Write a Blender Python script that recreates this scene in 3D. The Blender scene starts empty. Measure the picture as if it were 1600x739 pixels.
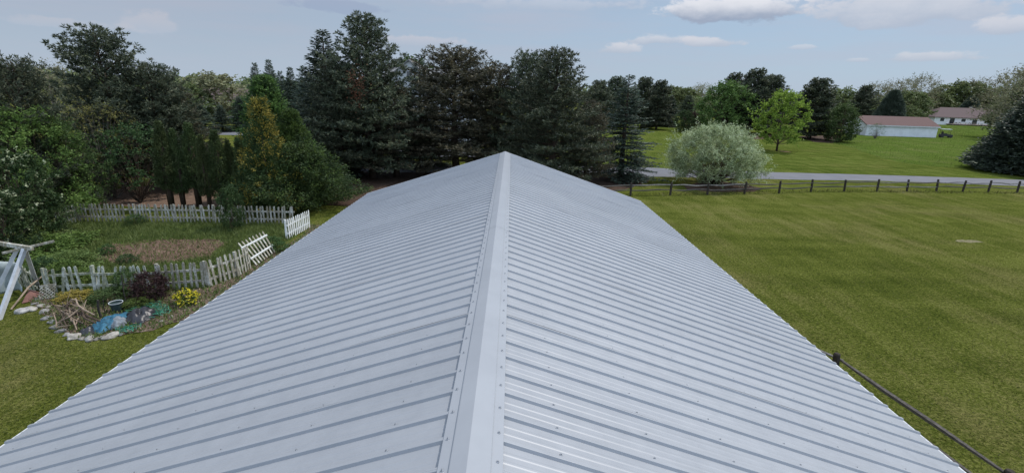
import bpy, math, random
import numpy as np
from math import radians, sin, cos, pi, atan2, sqrt, tan

# ------------------------------------------------------------------ camera, sky, sun, exposure
SC = bpy.context.scene
COL = SC.collection
CZ = 7.3
FPX = 760.0
ROLL = radians(1.7)
_dx, _dy = 0.0, 147.6 - 369.5
_e = _dx * cos(ROLL) + _dy * sin(ROLL)
_d = -_dx * sin(ROLL) + _dy * cos(ROLL)
PITCH = atan2(-_d, FPX)
YAW = -atan2(_e, FPX * cos(PITCH) + (-_d) * sin(PITCH))
FW = np.array((sin(YAW) * cos(PITCH), cos(YAW) * cos(PITCH), -sin(PITCH)))
RT = np.array((cos(YAW), -sin(YAW), 0.0))
UP = np.cross(RT, FW)
cam_d = bpy.data.cameras.new("camera")
cam = bpy.data.objects.new("camera", cam_d)
COL.objects.link(cam)
SC.camera = cam
cx_ = cos(ROLL) * RT + sin(ROLL) * UP
cy_ = -sin(ROLL) * RT + cos(ROLL) * UP
from mathutils import Matrix, Vector
cam.matrix_world = Matrix(((cx_[0], cy_[0], -FW[0], 0), (cx_[1], cy_[1], -FW[1], 0), (cx_[2], cy_[2], -FW[2], CZ), (0, 0, 0, 1)))
cam_d.sensor_fit = 'HORIZONTAL'
cam_d.sensor_width = 36.0
cam_d.lens = 36.0 * FPX / 1600.0
cam_d.clip_start = 0.05
cam_d.clip_end = 8000

SUN_EL, SUN_AZ = radians(56), radians(58)      # azimuth from +Y towards +X
SUN_STRENGTH = 3.5
SKY_STRENGTH = 0.085
SC.view_settings.view_transform = 'Standard'
SC.view_settings.look = 'None'
SC.view_settings.gamma = 1.0
SC.view_settings.exposure = 0.0
SC.view_settings.use_curve_mapping = False
SC.cycles.max_bounces = 6
SC.cycles.diffuse_bounces = 3
SC.cycles.glossy_bounces = 2
SC.cycles.transmission_bounces = 4
SC.cycles.transparent_max_bounces = 4

sd = bpy.data.lights.new("sun", 'SUN')
sd.energy = SUN_STRENGTH
sd.angle = radians(0.7)
sd.color = (1.0, 0.95, 0.88)
sun = bpy.data.objects.new("sun", sd)
COL.objects.link(sun)
_sv = Vector((sin(SUN_AZ) * cos(SUN_EL), cos(SUN_AZ) * cos(SUN_EL), sin(SUN_EL)))
sun.rotation_euler = (-_sv).to_track_quat('-Z', 'Y').to_euler()


def ray(px, py):
    dx, dy = px - 800, py - 369.5
    e = dx * cos(ROLL) + dy * sin(ROLL)
    d = -dx * sin(ROLL) + dy * cos(ROLL)
    return FPX * FW + e * RT - d * UP


def G(px, py, z=0.0):
    v = ray(px, py)
    t = (z - CZ) / v[2]
    return (v[0] * t, v[1] * t)


def AT(px, py, Y):
    v = ray(px, py)
    t = Y / v[1]
    return (v[0] * t, Y, CZ + v[2] * t)


def MPP(Y):                                   # metres per photo pixel at distance Y
    return (Y * cos(PITCH) + CZ * 0.7 * sin(PITCH)) / FPX


# ------------------------------------------------------------------ node helpers
class NT:
    def __init__(s, tree):
        s.t = tree
        s.n = tree.nodes
        s.l = tree.links
        s.n.clear()

    def node(s, typ, **kw):
        n = s.n.new(typ)
        ins = kw.pop('ins', {})
        for k, v in kw.items():
            setattr(n, k, v)
        for k, v in ins.items():
            s.put(n.inputs[k], v)
        return n

    def put(s, sock, v):
        if isinstance(v, bpy.types.NodeSocket):
            s.l.new(v, sock)
        elif isinstance(v, bpy.types.Node):
            s.l.new(v.outputs[0], sock)
        else:
            if isinstance(v, (tuple, list)) and len(v) == 3 and sock.type == 'RGBA':
                v = (*v, 1)
            sock.default_value = v

    def math(s, op, a, b=None, c=None, clamp=False):
        n = s.node('ShaderNodeMath', operation=op, use_clamp=clamp)
        s.put(n.inputs[0], a)
        if b is not None: s.put(n.inputs[1], b)
        if c is not None: s.put(n.inputs[2], c)
        return n.outputs[0]

    def mix(s, f, a, b, blend='MIX'):
        n = s.node('ShaderNodeMix', data_type='RGBA', blend_type=blend)
        s.put(n.inputs[0], f)
        s.put(n.inputs[6], a)
        s.put(n.inputs[7], b)
        return n.outputs[2]

    def noise(s, vec, scale, detail=4, rough=0.55, lac=2.0, dist=0.0):
        n = s.node('ShaderNodeTexNoise', ins={'Scale': scale, 'Detail': detail, 'Roughness': rough, 'Lacunarity': lac, 'Distortion': dist})
        if vec is not None: s.put(n.inputs['Vector'], vec)
        return n.outputs[0]

    def ramp(s, f, stops, interp='LINEAR'):
        n = s.node('ShaderNodeValToRGB')
        n.color_ramp.interpolation = interp
        el = n.color_ramp.elements
        while len(el) < len(stops): el.new(0.5)
        for e, (p, c) in zip(el, stops):
            e.position = p
            e.color = (*c, 1) if len(c) == 3 else c
        s.put(n.inputs[0], f)
        return n.outputs[0]

    def sstep(s, x, a, b):
        n = s.node('ShaderNodeMapRange', interpolation_type='SMOOTHSTEP', ins={'From Min': a, 'From Max': b})
        s.put(n.inputs[0], x)
        return n.outputs[0]

    def mapping(s, vec, scale=(1, 1, 1), rot=(0, 0, 0), loc=(0, 0, 0)):
        n = s.node('ShaderNodeMapping', ins={'Scale': scale, 'Rotation': rot, 'Location': loc})
        s.put(n.inputs[0], vec)
        return n.outputs[0]

    def bump(s, h, strength=0.5, dist=0.02):
        n = s.node('ShaderNodeBump', ins={'Strength': strength, 'Distance': dist, 'Height': h})
        return n.outputs[0]

    def finish(s, color, rough=0.8, bump=None, spec=0.3, metal=0.0, transl=None, **extra):
        p = s.node('ShaderNodeBsdfPrincipled')
        s.put(p.inputs['Base Color'], color)
        s.put(p.inputs['Roughness'], rough)
        s.put(p.inputs['Metallic'], metal)
        s.put(p.inputs['Specular IOR Level'], spec)
        for k, v in extra.items(): s.put(p.inputs[k], v)
        if bump is not None: s.put(p.inputs['Normal'], bump)
        out = s.node('ShaderNodeOutputMaterial')
        if transl:
            tr = s.node('ShaderNodeBsdfTranslucent')
            s.put(tr.inputs[0], color)
            mx = s.node('ShaderNodeMixShader')
            mx.inputs[0].default_value = transl
            s.l.new(p.outputs[0], mx.inputs[1])
            s.l.new(tr.outputs[0], mx.inputs[2])
            s.l.new(mx.outputs[0], out.inputs[0])
        else:
            s.l.new(p.outputs[0], out.inputs[0])


def newmat(name):
    m = bpy.data.materials.new(name)
    m.use_nodes = True
    return m, NT(m.node_tree)


def tc(t, out='Object'):
    return t.node('ShaderNodeTexCoord').outputs[out]


def wpos(t):
    return t.node('ShaderNodeNewGeometry').outputs['Position']


# ------------------------------------------------------------------ world: Nishita sky with clouds placed by direction
w = bpy.data.worlds.new("World")
SC.world = w
w.use_nodes = True
t = NT(w.node_tree)
sky = t.node('ShaderNodeTexSky', sky_type='NISHITA', sun_disc=False, sun_elevation=SUN_EL, sun_rotation=SUN_AZ,
             air_density=1.0, dust_density=1.1, ozone_density=1.6, altitude=250)
vec = tc(t, 'Generated')
sx = t.node('ShaderNodeSeparateXYZ'); t.put(sx.inputs[0], vec)
X_, Y_, Z_ = sx.outputs
az = t.math('ARCTAN2', X_, Y_)
el = t.math('ARCSINE', Z_)
cv = t.node('ShaderNodeCombineXYZ'); t.put(cv.inputs[0], az); t.put(cv.inputs[1], el)
azel = cv.outputs[0]


def azel_px(px, py):
    v = ray(px, py)
    v = v / np.linalg.norm(v)
    return atan2(v[0], v[1]), math.asin(v[2])


n_big = t.noise(t.mapping(azel, (1.6, 4.5, 1)), 1.6, 5, 0.55)
n_fine = t.noise(t.mapping(azel, (1.0, 1.9, 1)), 14.0, 7, 0.62)
n_mid = t.noise(t.mapping(azel, (1.0, 2.6, 1), loc=(3.1, 1.7, 0)), 6.0, 6, 0.6)
n_streak = t.noise(t.mapping(azel, (1.0, 7.0, 1), loc=(7.3, 2.2, 0)), 3.2, 6, 0.6)
K = 1.0 / SKY_STRENGTH
base = t.mix(0.80, sky, (0.41 * K, 0.545 * K, 0.715 * K))
# pale veil, thicker to the left (towards west), thinner at right
veil_side = t.sstep(az, 0.55, -0.75)
veil = t.math('MULTIPLY', t.sstep(n_streak, 0.36, 0.70), t.math('MULTIPLY_ADD', veil_side, 0.35, 0.55))
c1 = t.mix(veil, base, (0.47 * K, 0.52 * K, 0.64 * K))
gray = t.math('MULTIPLY', t.sstep(n_big, 0.45, 0.7), t.sstep(el, 0.10, 0.26))
c1 = t.mix(t.math('MULTIPLY', gray, 0.75), c1, (0.34 * K, 0.40 * K, 0.53 * K))
c1 = t.mix(t.math('MULTIPLY', veil_side, 0.62), c1, (0.38 * K, 0.435 * K, 0.53 * K))


def puff(c, px, py, hw, hh, dens, top, bot, thr=0.0, amp=1.0, nz=None):
    a0, e0 = azel_px(px, py)
    a1, _ = azel_px(px + hw, py)
    _, e1 = azel_px(px, py - hh)
    ha, he = abs(a1 - a0), abs(e1 - e0)
    da = t.math('DIVIDE', t.math('SUBTRACT', az, a0), ha)
    de = t.math('DIVIDE', t.math('SUBTRACT', el, e0), he)
    below = t.math('LESS_THAN', de, 0.0)
    de2 = t.math('MULTIPLY', de, t.math('MULTIPLY_ADD', below, 0.8, 1.0))
    r = t.math('SQRT', t.math('ADD', t.math('POWER', t.math('ABSOLUTE', da), 2.0), t.math('POWER', t.math('ABSOLUTE', de2), 2.0)))
    nn = t.math('MULTIPLY', t.math('SUBTRACT', nz if nz is not None else n_fine, 0.5), 2.6 * amp)
    nn2 = t.math('MULTIPLY', t.math('SUBTRACT', n_mid, 0.5), 1.2 * amp)
    m = t.sstep(t.math('SUBTRACT', t.math('ADD', t.math('ADD', 1.0 + thr, nn), nn2), r), 0.0, 0.42)
    shade = t.sstep(t.math('ADD', de, t.math('MULTIPLY', nn, 0.55)), -0.65, 0.75)
    col = t.mix(shade, bot, top)
    return t.mix(t.math('MULTIPLY', m, dens), c, col)


WH = (0.76 * K, 0.78 * K, 0.84 * K)
W2 = (0.67 * K, 0.68 * K, 0.74 * K)
GR = (0.30 * K, 0.37 * K, 0.50 * K)
GL = (0.44 * K, 0.50 * K, 0.61 * K)
c1 = puff(c1, 1150, 22, 118, 30, 1.0, WH, GR, thr=.1)
c1 = puff(c1, 1205, 18, 58, 26, 0.9, WH, GR)
c1 = puff(c1, 1085, 20, 52, 26, 0.9, WH, GR)
c1 = puff(c1, 1400, 18, 200, 44, 0.75, W2, GL, amp=1.2, thr=.1)
c1 = puff(c1, 1570, 45, 70, 22, 0.75, W2, GL)
c1 = puff(c1, 1110, 68, 66, 12, 0.85, W2, GL)
c1 = puff(c1, 1025, 65, 60, 11, 0.7, W2, GL)
c1 = puff(c1, 965, 78, 42, 13, 0.85, W2, GL)
c1 = puff(c1, 1255, 75, 26, 5, 0.5, W2, GL)
c1 = puff(c1, 1455, 90, 90, 13, 0.85, W2, GL)
c1 = puff(c1, 1340, 95, 22, 5, 0.5, W2, GL)
c1 = puff(c1, 238, 38, 48, 28, 0.75, (0.52 * K, 0.53 * K, 0.60 * K), GL)
c1 = puff(c1, 90, 38, 120, 14, 0.6, (0.52 * K, 0.53 * K, 0.60 * K), GL)
c1 = puff(c1, 655, 66, 66, 11, 0.75, (0.55 * K, 0.56 * K, 0.64 * K), GL)
c1 = puff(c1, 520, 12, 90, 16, 0.5, (0.30 * K, 0.37 * K, 0.53 * K), (0.30 * K, 0.37 * K, 0.53 * K))
c1 = puff(c1, 850, 10, 160, 14, 0.35, W2, GL)
# a paler band of air low over the horizon
c1 = t.mix(t.math('MULTIPLY', t.sstep(el, 0.13, 0.0), 0.5), c1, (0.46 * K, 0.56 * K, 0.66 * K))
# unseen sky overhead and behind the camera, brightened as added fill for shaded faces
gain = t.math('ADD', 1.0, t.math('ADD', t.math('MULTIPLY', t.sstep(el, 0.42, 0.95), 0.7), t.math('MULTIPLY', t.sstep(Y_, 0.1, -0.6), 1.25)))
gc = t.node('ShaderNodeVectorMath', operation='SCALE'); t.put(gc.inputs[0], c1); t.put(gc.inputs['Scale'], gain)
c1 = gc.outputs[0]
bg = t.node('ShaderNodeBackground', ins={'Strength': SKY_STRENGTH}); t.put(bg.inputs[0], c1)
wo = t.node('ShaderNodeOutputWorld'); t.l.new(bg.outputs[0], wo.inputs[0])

# ------------------------------------------------------------------ object helpers
rng = np.random.default_rng(11)
random.seed(5)


class MB:
    """collects polygons into one mesh"""

    def __init__(s):
        s.v, s.f, s.m = [], [], []

    def add(s, verts, faces, mi=0):
        o = len(s.v)
        s.v += [tuple(float(c) for c in v) for v in verts]
        for f in faces:
            s.f.append([i + o for i in f])
            s.m.append(mi)

    def box(s, x0, x1, y0, y1, z0, z1, mi=0, xf=None):
        v = [(x0, y0, z0), (x1, y0, z0), (x1, y1, z0), (x0, y1, z0), (x0, y0, z1), (x1, y0, z1), (x1, y1, z1), (x0, y1, z1)]
        if xf: v = [xf(p) for p in v]
        s.add(v, [(0, 3, 2, 1), (4, 5, 6, 7), (0, 1, 5, 4), (1, 2, 6, 5), (2, 3, 7, 6), (3, 0, 4, 7)], mi)

    def tube(s, pts, radii, n=6, mi=0, cap=True):
        pts = [np.array(p, float) for p in pts]
        rings = []
        for i, p in enumerate(pts):
            a = pts[max(0, i - 1)]; b = pts[min(len(pts) - 1, i + 1)]
            d = b - a; d = d / (np.linalg.norm(d) + 1e-9)
            u = np.cross(d, (0, 0, 1.0) if abs(d[2]) < 0.9 else (1.0, 0, 0)); u /= np.linalg.norm(u) + 1e-9
            v = np.cross(d, u)
            rings.append([p + radii[i] * (cos(2 * pi * k / n) * u + sin(2 * pi * k / n) * v) for k in range(n)])
        vs = [q for r in rings for q in r]
        fs = []
        for i in range(len(pts) - 1):
            for k in range(n):
                fs.append((i * n + k, i * n + (k + 1) % n, (i + 1) * n + (k + 1) % n, (i + 1) * n + k))
        if cap:
            fs.append(tuple(range(n - 1, -1, -1)))
            fs.append(tuple((len(pts) - 1) * n + k for k in range(n)))
        s.add(vs, fs, mi)

    def beam(s, a, b, w, h, mi=0):
        """rectangular bar from a to b, w sideways, h upwards"""
        a = np.array(a, float); b = np.array(b, float)
        d = b - a; d /= np.linalg.norm(d)
        u = np.cross(d, (0, 0, 1.0) if abs(d[2]) < 0.95 else (0, 1.0, 0)); u /= np.linalg.norm(u)
        v = np.cross(u, d)
        vs = []
        for p in (a, b):
            for i, j in ((-1, -1), (1, -1), (1, 1), (-1, 1)):
                vs.append(p + u * i * w / 2 + v * j * h / 2)
        s.add(vs, [(3, 2, 1, 0), (4, 5, 6, 7), (0, 1, 5, 4), (1, 2, 6, 5), (2, 3, 7, 6), (3, 0, 4, 7)], mi)

    def build(s, name, mats, parent=None, smooth=False):
        me = bpy.data.meshes.new(name)
        me.from_pydata(s.v, [], s.f)
        if not isinstance(mats, (list, tuple)): mats = [mats]
        for m in mats: me.materials.append(m)
        me.polygons.foreach_set('material_index', s.m)
        if smooth: me.polygons.foreach_set('use_smooth', [True] * len(s.f))
        me.update()
        return link(name, me, parent)


def link(name, me, parent=None):
    o = bpy.data.objects.new(name, me)
    COL.objects.link(o)
    if parent is not None: o.parent = parent
    return o


def quads(name, V, mats, mi=None):
    """V: (N,4,3) array -> mesh"""
    N = len(V)
    me = bpy.data.meshes.new(name)
    me.vertices.add(N * 4)
    me.vertices.foreach_set('co', np.ascontiguousarray(V, dtype=np.float32).ravel())
    me.loops.add(N * 4)
    me.loops.foreach_set('vertex_index', np.arange(N * 4, dtype=np.int32))
    me.polygons.add(N)
    me.polygons.foreach_set('loop_start', np.arange(0, N * 4, 4, dtype=np.int32))
    me.polygons.foreach_set('loop_total', np.full(N, 4, dtype=np.int32))
    if not isinstance(mats, (list, tuple)): mats = [mats]
    for m in mats: me.materials.append(m)
    if mi is not None: me.polygons.foreach_set('material_index', np.asarray(mi, dtype=np.int32))
    me.update(calc_edges=True)
    return me


def nrm(a):
    return a / (np.linalg.norm(a, axis=-1, keepdims=True) + 1e-9)


def cards(P, D, L, W, r=None, broad=0.5):
    r = r or rng
    D = nrm(D)
    S = nrm(np.cross(D, r.normal(size=P.shape)))
    L = np.broadcast_to(np.asarray(L, float).reshape(-1, 1), (len(P), 1))
    W = np.broadcast_to(np.asarray(W, float).reshape(-1, 1), (len(P), 1))
    M = P + D * L * broad
    return np.stack([P, M + S * W / 2, P + D * L, M - S * W / 2], axis=1)


def tag(o, label=None, cat=None, group=None, kind=None):
    if label: o['label'] = label
    if cat: o['category'] = cat
    if group: o['group'] = group
    if kind: o['kind'] = kind
    return o


def empty(name, loc=(0, 0, 0), rz=0.0):
    o = bpy.data.objects.new(name, None)
    o.empty_display_size = 0.3
    o.location = loc
    o.rotation_euler = (0, 0, rz)
    COL.objects.link(o)
    return o


# ------------------------------------------------------------------ materials
def foliage_mat(name, cols, transl=0.25, rough=0.6, clump=0.9, spec=0.2):
    m, t = newmat(name)
    ri = t.node('ShaderNodeNewGeometry').outputs['Random Per Island']
    oi = t.node('ShaderNodeObjectInfo').outputs['Random']
    n = t.noise(tc(t), clump, 3, 0.6)
    k = t.math('ADD', t.math('MULTIPLY', ri, 0.62), t.math('MULTIPLY', t.sstep(n, 0.33, 0.67), 0.38))
    stops = [(i / (len(cols) - 1), c) for i, c in enumerate(cols)]
    c = t.ramp(k, stops)
    hs = t.node('ShaderNodeHueSaturation')
    t.put(hs.inputs['Hue'], t.math('MULTIPLY_ADD', oi, 0.03, 0.485))
    t.put(hs.inputs['Value'], t.math('MULTIPLY_ADD', oi, 0.35, 0.83))
    t.put(hs.inputs['Color'], c)
    t.finish(hs.outputs[0], rough, spec=spec, transl=transl)
    return m


def plain_mat(name, col, rough=0.7, var=0.25, scale=6.0, bumpd=0.004, spec=0.3, stretch=(1, 1, 1), metal=0.0):
    m, t = newmat(name)
    v = t.mapping(tc(t), stretch)
    n = t.noise(v, scale, 6, 0.65)
    c = t.mix(t.sstep(n, 0.25, 0.75), tuple(x * (1 - var) for x in col), tuple(min(1, x * (1 + var)) for x in col))
    t.finish(c, rough, t.bump(n, 0.6, bumpd), spec, metal)
    return m


def lawn_mat(name, greens, dry, streak=0.8, dryamt=0.5):
    m, t = newmat(name)
    p = wpos(t)
    big = t.noise(p, 0.07, 4, 0.55)
    med = t.noise(p, 0.45, 5, 0.62)
    st = t.noise(t.mapping(p, (0.10, 0.9, 1), (0, 0, 0.12)), 1.0, 5, 0.62)
    st2 = t.noise(t.mapping(p, (1.0, 0.16, 1), (0, 0, -0.35)), 1.3, 5, 0.62)
    fine = t.noise(t.mapping(p, (1, 1.0, 1)), 9.0, 6, 0.75)
    vf = t.noise(p, 15.0, 4, 0.85)
    f1 = t.math('ADD', t.math('MULTIPLY', t.math('SUBTRACT', big, 0.5), 0.6), t.math('ADD', t.math('MULTIPLY', t.math('SUBTRACT', med, 0.5), 0.9), t.math('MULTIPLY', t.math('SUBTRACT', fine, 0.5), 2.9)))
    f1 = t.math('ADD', 0.5, t.math('ADD', f1, t.math('MULTIPLY', t.math('SUBTRACT', t.math('ADD', st, st2), 1.0), streak)))
    c = t.ramp(f1, [(0.05, greens[0]), (0.5, greens[1]), (0.95, greens[2])])
    dm = t.math('ADD', t.math('MULTIPLY', t.math('SUBTRACT', t.noise(p, 0.16, 5, 0.6), 0.5), 2.4), t.math('ADD', t.math('MULTIPLY', t.math('SUBTRACT', fine, 0.5), 1.8), t.math('MULTIPLY', t.math('SUBTRACT', st2, 0.5), 1.3)))
    dm = t.math('MULTIPLY', t.sstep(dm, -0.15, 0.8), dryamt)
    c = t.mix(dm, c, dry)
    k = t.sstep(vf, 0.32, 0.68)
    c = t.mix(1.0, c, t.ramp(k, [(0, (0.42, 0.44, 0.40)), (1, (1.62, 1.58, 1.55))]), 'MULTIPLY')
    h = t.math('ADD', t.math('MULTIPLY', fine, 0.6), t.math('MULTIPLY', vf, 0.5))
    t.finish(c, 1.0, t.bump(h, 1.0, 0.09), 0.0)
    return m


M = {}
M['lawn'] = lawn_mat('lawn_grass', [(0.036, 0.049, 0.009), (0.077, 0.092, 0.018), (0.125, 0.135, 0.036)], (0.175, 0.145, 0.068))
M['lawn_bright'] = lawn_mat('front_lawn_grass', [(0.038, 0.056, 0.010), (0.068, 0.092, 0.017), (0.105, 0.128, 0.032)], (0.14, 0.12, 0.045), 1.6, .35)
M['meadow'] = lawn_mat('meadow_grass', [(0.040, 0.064, 0.010), (0.064, 0.100, 0.018), (0.095, 0.128, 0.03)], (0.19, 0.17, 0.08), 0.3, 0.4)
M['garden_grass'] = lawn_mat('garden_grass', [(0.045, 0.07, 0.016), (0.075, 0.12, 0.026), (0.11, 0.15, 0.04)], (0.13, 0.10, 0.05), 0.1, 0.5)


def soil_mat(name, a, b, c3, sc=3.0):
    m, t = newmat(name)
    p = wpos(t)
    n = t.noise(p, sc, 6, 0.7)
    n2 = t.noise(p, sc * 7, 5, 0.75)
    c = t.ramp(t.math('ADD', t.math('MULTIPLY', n, 0.55), t.math('MULTIPLY', n2, 0.45)), [(0.32, a), (0.5, b), (0.68, c3)])
    t.finish(c, 0.95, t.bump(t.math('ADD', n, n2), 1.0, 0.05), 0.1)
    return m


M['mulch'] = soil_mat('bark_mulch', (0.06, 0.035, 0.022), (0.14, 0.085, 0.055), (0.24, 0.15, 0.10))
M['redsoil'] = soil_mat('dry_garden_soil', (0.09, 0.06, 0.042), (0.165, 0.11, 0.08), (0.25, 0.18, 0.135))
M['needlebed'] = soil_mat('fallen_needles', (0.035, 0.022, 0.016), (0.065, 0.042, 0.03), (0.11, 0.07, 0.05))
M['bedsoil'] = soil_mat('bed_soil', (0.07, 0.05, 0.035), (0.15, 0.11, 0.08), (0.30, 0.24, 0.19), 5.0)

m, t = newmat('asphalt')
p = wpos(t)
n = t.noise(p, 0.6, 5, 0.6); n2 = t.noise(p, 25, 4, 0.7)
c = t.ramp(t.math('ADD', t.math('MULTIPLY', n, 0.6), t.math('MULTIPLY', n2, 0.4)), [(0.3, (0.10, 0.102, 0.115)), (0.7, (0.155, 0.155, 0.17))])
t.finish(c, 0.85, t.bump(n2, 0.4, 0.01), 0.3)
M['asphalt'] = m

M['bark'] = plain_mat('bark', (0.075, 0.055, 0.042), 0.9, 0.4, 5, 0.02, 0.1, (4, 4, 1))
M['greybark'] = plain_mat('grey_bark', (0.15, 0.13, 0.11), 0.9, 0.35, 5, 0.02, 0.1, (4, 4, 1))
M['deadwood'] = plain_mat('dead_branch_wood', (0.26, 0.20, 0.15), 0.9, 0.35, 8, 0.01, 0.1)
M['rail'] = plain_mat('weathered_rail', (0.10, 0.09, 0.08), 0.9, 0.45, 9, 0.01, 0.1, (1, 1, 4))
M['raillight'] = plain_mat('weathered_rail_grey', (0.17, 0.16, 0.15), 0.9, 0.45, 9, 0.01, 0.1)
M['post'] = plain_mat('dark_post_wood', (0.045, 0.038, 0.032), 0.9, 0.4, 9, 0.01, 0.1, (4, 4, 1))


def picket_mat(name, white, wear, amt):
    m, t = newmat(name)
    v = wpos(t)
    n = t.noise(t.mapping(v, (3, 3, 0.7)), 2.5, 7, 0.75)
    n2 = t.noise(v, 14, 5, 0.7)
    k = t.sstep(t.math('ADD', t.math('MULTIPLY', n, 0.7), t.math('MULTIPLY', n2, 0.3)), 0.62 - amt, 0.80 - amt)
    t.finish(t.mix(k, white, wear), 0.75, t.bump(n2, 0.5, 0.004), 0.2)
    return m


M['picket'] = picket_mat('old_white_paint', (0.56, 0.56, 0.52), (0.22, 0.20, 0.15), 0.25)
M['picket_worn'] = picket_mat('mossy_white_paint', (0.52, 0.54, 0.50), (0.20, 0.21, 0.14), 0.24)
M['picket_clean'] = picket_mat('white_paint', (0.74, 0.75, 0.74), (0.40, 0.38, 0.33), 0.12)

# painted sheet metal of the roof
m, t = newmat('light_grey_sheet_metal')
p = wpos(t)
n = t.noise(p, 0.9, 4, 0.55); n2 = t.noise(p, 6, 5, 0.65); n3 = t.noise(p, 160, 2, 0.6)
oi = t.node('ShaderNodeObjectInfo').outputs['Random']
f = t.math('ADD', t.math('ADD', t.math('MULTIPLY', n, 0.4), t.math('MULTIPLY', n2, 0.45)), t.math('MULTIPLY', oi, 0.15))
c = t.ramp(f, [(0.3, (0.240, 0.252, 0.272)), (0.7, (0.300, 0.312, 0.332))])
dirt = t.sstep(t.noise(t.mapping(p, (0.35, 9, 0.35)), 1.6, 6, 0.7), 0.56, 0.78)
c = t.mix(t.math('MULTIPLY', dirt, 0.30), c, (0.19, 0.195, 0.20))
bm = t.bump(t.math('ADD', t.math('MULTIPLY', t.noise(p, 2.2, 3, 0.5), 1.0), t.math('MULTIPLY', n3, 0.02)), 0.35, 0.012)
t.finish(c, t.math('MULTIPLY_ADD', n2, 0.14, 0.37), bm, 0.5)
M['metal'] = m
m, t = newmat('ridge_cap_metal')
p = wpos(t); n = t.noise(p, 3, 5, 0.6)
c = t.ramp(n, [(0.3, (0.272, 0.284, 0.305)), (0.7, (0.298, 0.311, 0.332))])
t.finish(c, 0.33, t.bump(t.noise(p, 1.6, 2, 0.5), 0.3, 0.01), 0.55)
M['cap'] = m
M['trim'] = plain_mat('white_trim', (0.52, 0.53, 0.54), 0.45, 0.06, 3, 0.001, 0.4)
M['screw'] = plain_mat('screw_steel', (0.34, 0.35, 0.37), 0.3, 0.1, 30, 0.001, 0.6, metal=0.6)
M['rubber'] = plain_mat('black_rubber', (0.03, 0.03, 0.03), 0.7, 0.2)


def siding_mat(name, col, pitch=0.2, vertical=False):
    m, t = newmat(name)
    v = tc(t)
    s = t.node('ShaderNodeSeparateXYZ'); t.put(s.inputs[0], v)
    co = t.math('ADD', s.outputs[0], s.outputs[1]) if vertical else s.outputs[2]
    fr = t.math('FRACT', t.math('DIVIDE', co, pitch))
    n = t.noise(v, 1.2, 4, 0.6)
    c = t.mix(t.sstep(n, 0.3, 0.7), tuple(x * 0.93 for x in col), tuple(min(x * 1.05, 1) for x in col))
    t.finish(c, 0.6, t.bump(fr, 0.5, 0.02), 0.3)
    return m


M['barnwhite'] = siding_mat('white_barn_siding', (0.62, 0.64, 0.66), 0.23, True)
M['housewhite'] = siding_mat('white_house_siding', (0.66, 0.66, 0.65))
M['greysiding'] = siding_mat('grey_house_siding', (0.42, 0.44, 0.46))
M['tansiding'] = siding_mat('beige_barn_siding', (0.42, 0.40, 0.36), 0.23, True)


def shingle_mat(name, a, b):
    m, t = newmat(name)
    v = tc(t)
    n = t.noise(v, 1.1, 5, 0.65); n2 = t.noise(t.mapping(v, (3, 3, 6)), 2.5, 4, 0.7)
    t.finish(t.mix(t.math('ADD', t.math('MULTIPLY', n, 0.5), t.math('MULTIPLY', n2, 0.5)), a, b), 0.9, t.bump(n2, 0.5, 0.02), 0.15)
    return m


M['redroof'] = shingle_mat('faded_red_roofing', (0.095, 0.060, 0.054), (0.155, 0.098, 0.090))
M['brownroof'] = shingle_mat('brown_shingles', (0.085, 0.060, 0.058), (0.15, 0.11, 0.105))
M['greyroof'] = shingle_mat('grey_shingles', (0.13, 0.13, 0.135), (0.2, 0.2, 0.2))
m, t = newmat('window_glass')
t.finish((0.025, 0.03, 0.035), 0.08, None, 0.6)
M['glass'] = m
M['dark'] = plain_mat('dark_paint', (0.03, 0.03, 0.032), 0.5)
M['decking'] = plain_mat('deck_wood', (0.30, 0.22, 0.16), 0.8, 0.3, 4)
M['brownboard'] = plain_mat('red_brown_panel', (0.16, 0.075, 0.06), 0.7, 0.3, 3, 0.004)
M['stone'] = plain_mat('field_stone', (0.36, 0.32, 0.28), 0.85, 0.45, 2.2, 0.03, 0.2)
M['whitepvc'] = plain_mat('white_plastic', (0.50, 0.51, 0.53), 0.5, 0.15, 4)
M['tarp'] = plain_mat('blue_tarp', (0.022, 0.095, 0.15), 0.6, 0.6, 7, 0.06, 0.3)
M['blackbag'] = plain_mat('black_plastic_sheet', (0.02, 0.02, 0.024), 0.35, 0.3, 6, 0.03, 0.5)
M['greytarp'] = plain_mat('grey_white_sheet', (0.17, 0.19, 0.21), 0.7, 0.5, 7, 0.05)
M['greenmesh'] = plain_mat('green_garden_netting', (0.05, 0.22, 0.14), 0.6, 0.3, 5)
M['pot'] = plain_mat('dark_green_pot', (0.035, 0.055, 0.055), 0.5, 0.2, 5)
M['potrim'] = plain_mat('pale_pot_rim', (0.5, 0.52, 0.53), 0.5, 0.1, 5)
M['canvas'] = plain_mat('pale_green_canvas', (0.30, 0.34, 0.34), 0.8, 0.25, 2.5, 0.02)
M['cream'] = plain_mat('pale_canopy', (0.55, 0.58, 0.55), 0.6, 0.1, 5)
M['stake'] = plain_mat('dark_stake', (0.04, 0.035, 0.03), 0.8)

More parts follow.
